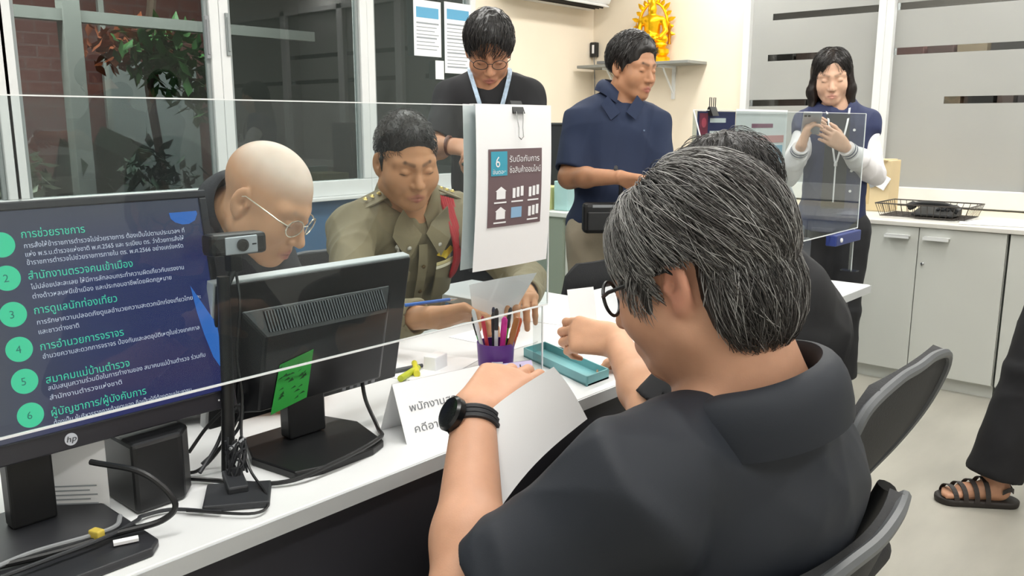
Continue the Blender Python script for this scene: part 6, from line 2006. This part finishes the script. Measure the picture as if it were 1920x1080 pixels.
MB().box((3.605, 1.500, 1.298), (0.076, 0.150, 0.009), Rp).build('phone_case', mat('phone_silver', 'b9bcc4', 0.3, metal=0.3), ph2, bevel=0.004)
for dx in (-0.012, 0.012):
    MB().lathe(V((3.605, 1.500, 1.298)) + y_ * 0.055 - x_ * (0.02) + x_ * dx * 0.6 + z_ * 0.0045, [(0.006, 0), (0.006, 0.0015), (0, 0.0015)], 12, rot=rot_to(z_)).build('camera_lens', m_black, ph2)

# ============ the person whose leg and sandal show at the right edge
P = dict(F=Frame((3.34, 0.42, 1.50), *look((-1, 0.3), 5)), nb=(3.38, 0.41, 1.37), pv=(3.40, 0.41, 0.86), sl=(3.35, 0.25, 1.32), sr=(3.43, 0.58, 1.32), g=0.95, arm=0.95, el=(3.40, 0.17, 1.06), wl=(3.25, 0.24, 0.90), er=(3.46, 0.50, 1.04), wr=(3.42, 0.44, 0.86), skin='c08e70')
P.update(hl=(3.38, 0.33, 0.84), kl=(3.33, 0.26, 0.48), al=(3.36, 0.24, 0.085), hr=(3.39, 0.47, 0.84), kr=(3.255, 0.535, 0.48), ar=(3.175, 0.600, 0.085))
F = P['F']
leg = body('person', P, 'person at the right edge in wide black trousers and dark strappy sandals', res=0.006)
shirt(P, leg, m_blackcloth, x=0.02, res=0.008, seed=81, hem=V((3.4, 0.41, 0.80)))
trousers(P, leg, mat('wide_black_trouser', '121216', 0.85), x=0.022, cuff=0.070, seed=82)
hair_cap(F, leg, '191412', lambda F: short_hair(F, 0.012), res=0.006)
def sandal(a, fdir, par):
    g0 = V((a[0], a[1], 0))
    Fz = Frame(g0, fdir)
    o = [U(cap(Fz(0, -0.06, 0.016), Fz(0.004, 0.12, 0.014), 0.043, 0.050), 0.03), I(half(Fz(0, 0, 0.0), (0, 0, -1)), 0.002), I(half(Fz(0, 0, 0.024), (0, 0, 1)), 0.003)]
    sd = sdf_mesh('sandal', o, 0.004, mat('sandal_sole', '241f1c', 0.6), par)
    o = [U(cap(Fz(0, -0.035, 0.055), Fz(0, 0.08, 0.040), 0.034, 0.032), 0.03), U(cap(Fz(0, -0.02, 0.06), Fz(0, -0.02, 0.12), 0.034, 0.034), 0.03)]
    for k in range(5):
        x = -0.028 + 0.014 * k
        o.append(U(cap(Fz(x, 0.10, 0.036), Fz(x * 1.1, 0.148 - 0.006 * abs(k - 1.2), 0.032), 0.011, 0.009), 0.008))
    sdf_mesh('foot', o, 0.003, m_skin, sd, None, 'b98a6e')
    st_ = MB()
    for k, yy in enumerate((0.125, 0.095, 0.06, 0.025)):
        r = 0.044 + 0.001 * k
        st_ = MB()
        pts = [Fz(r * math.cos(t * PI / 12), yy + 0.012 * math.cos(t * PI / 12), 0.018 + (0.042 + 0.012 * k) * math.sin(t * PI / 12)) for t in range(13)]
        for p, q in zip(pts, pts[1:]):
            w = Fz.d(0, 0.008, 0)
            st_.prism([p - w, p + w, q + w, q - w], Fz.d(0, 0, 0.003))
        st_.build('strap', mat('sandal_strap', '2a2422', 0.6), sd)
    b = MB()
    pts = [Fz(0.048 * math.cos(t * PI / 10 + PI), -0.03 + 0.05 * math.sin(t * PI / 10 + PI), 0.055 + 0.01 * math.sin(t)) for t in range(11)]
    for p, q in zip(pts, pts[1:]):
        b.prism([p, q, q + V((0, 0, 0.016)), p + V((0, 0, 0.016))], Fz.d(0.001, 0.002, 0))
    b.build('heel_strap', mat('sandal_strap', '2a2422', 0.6), sd)
sandal((3.165, 0.605), (-0.55, 0.85, 0), leg)
sandal((3.36, 0.24), (-0.7, 0.7, 0), leg)
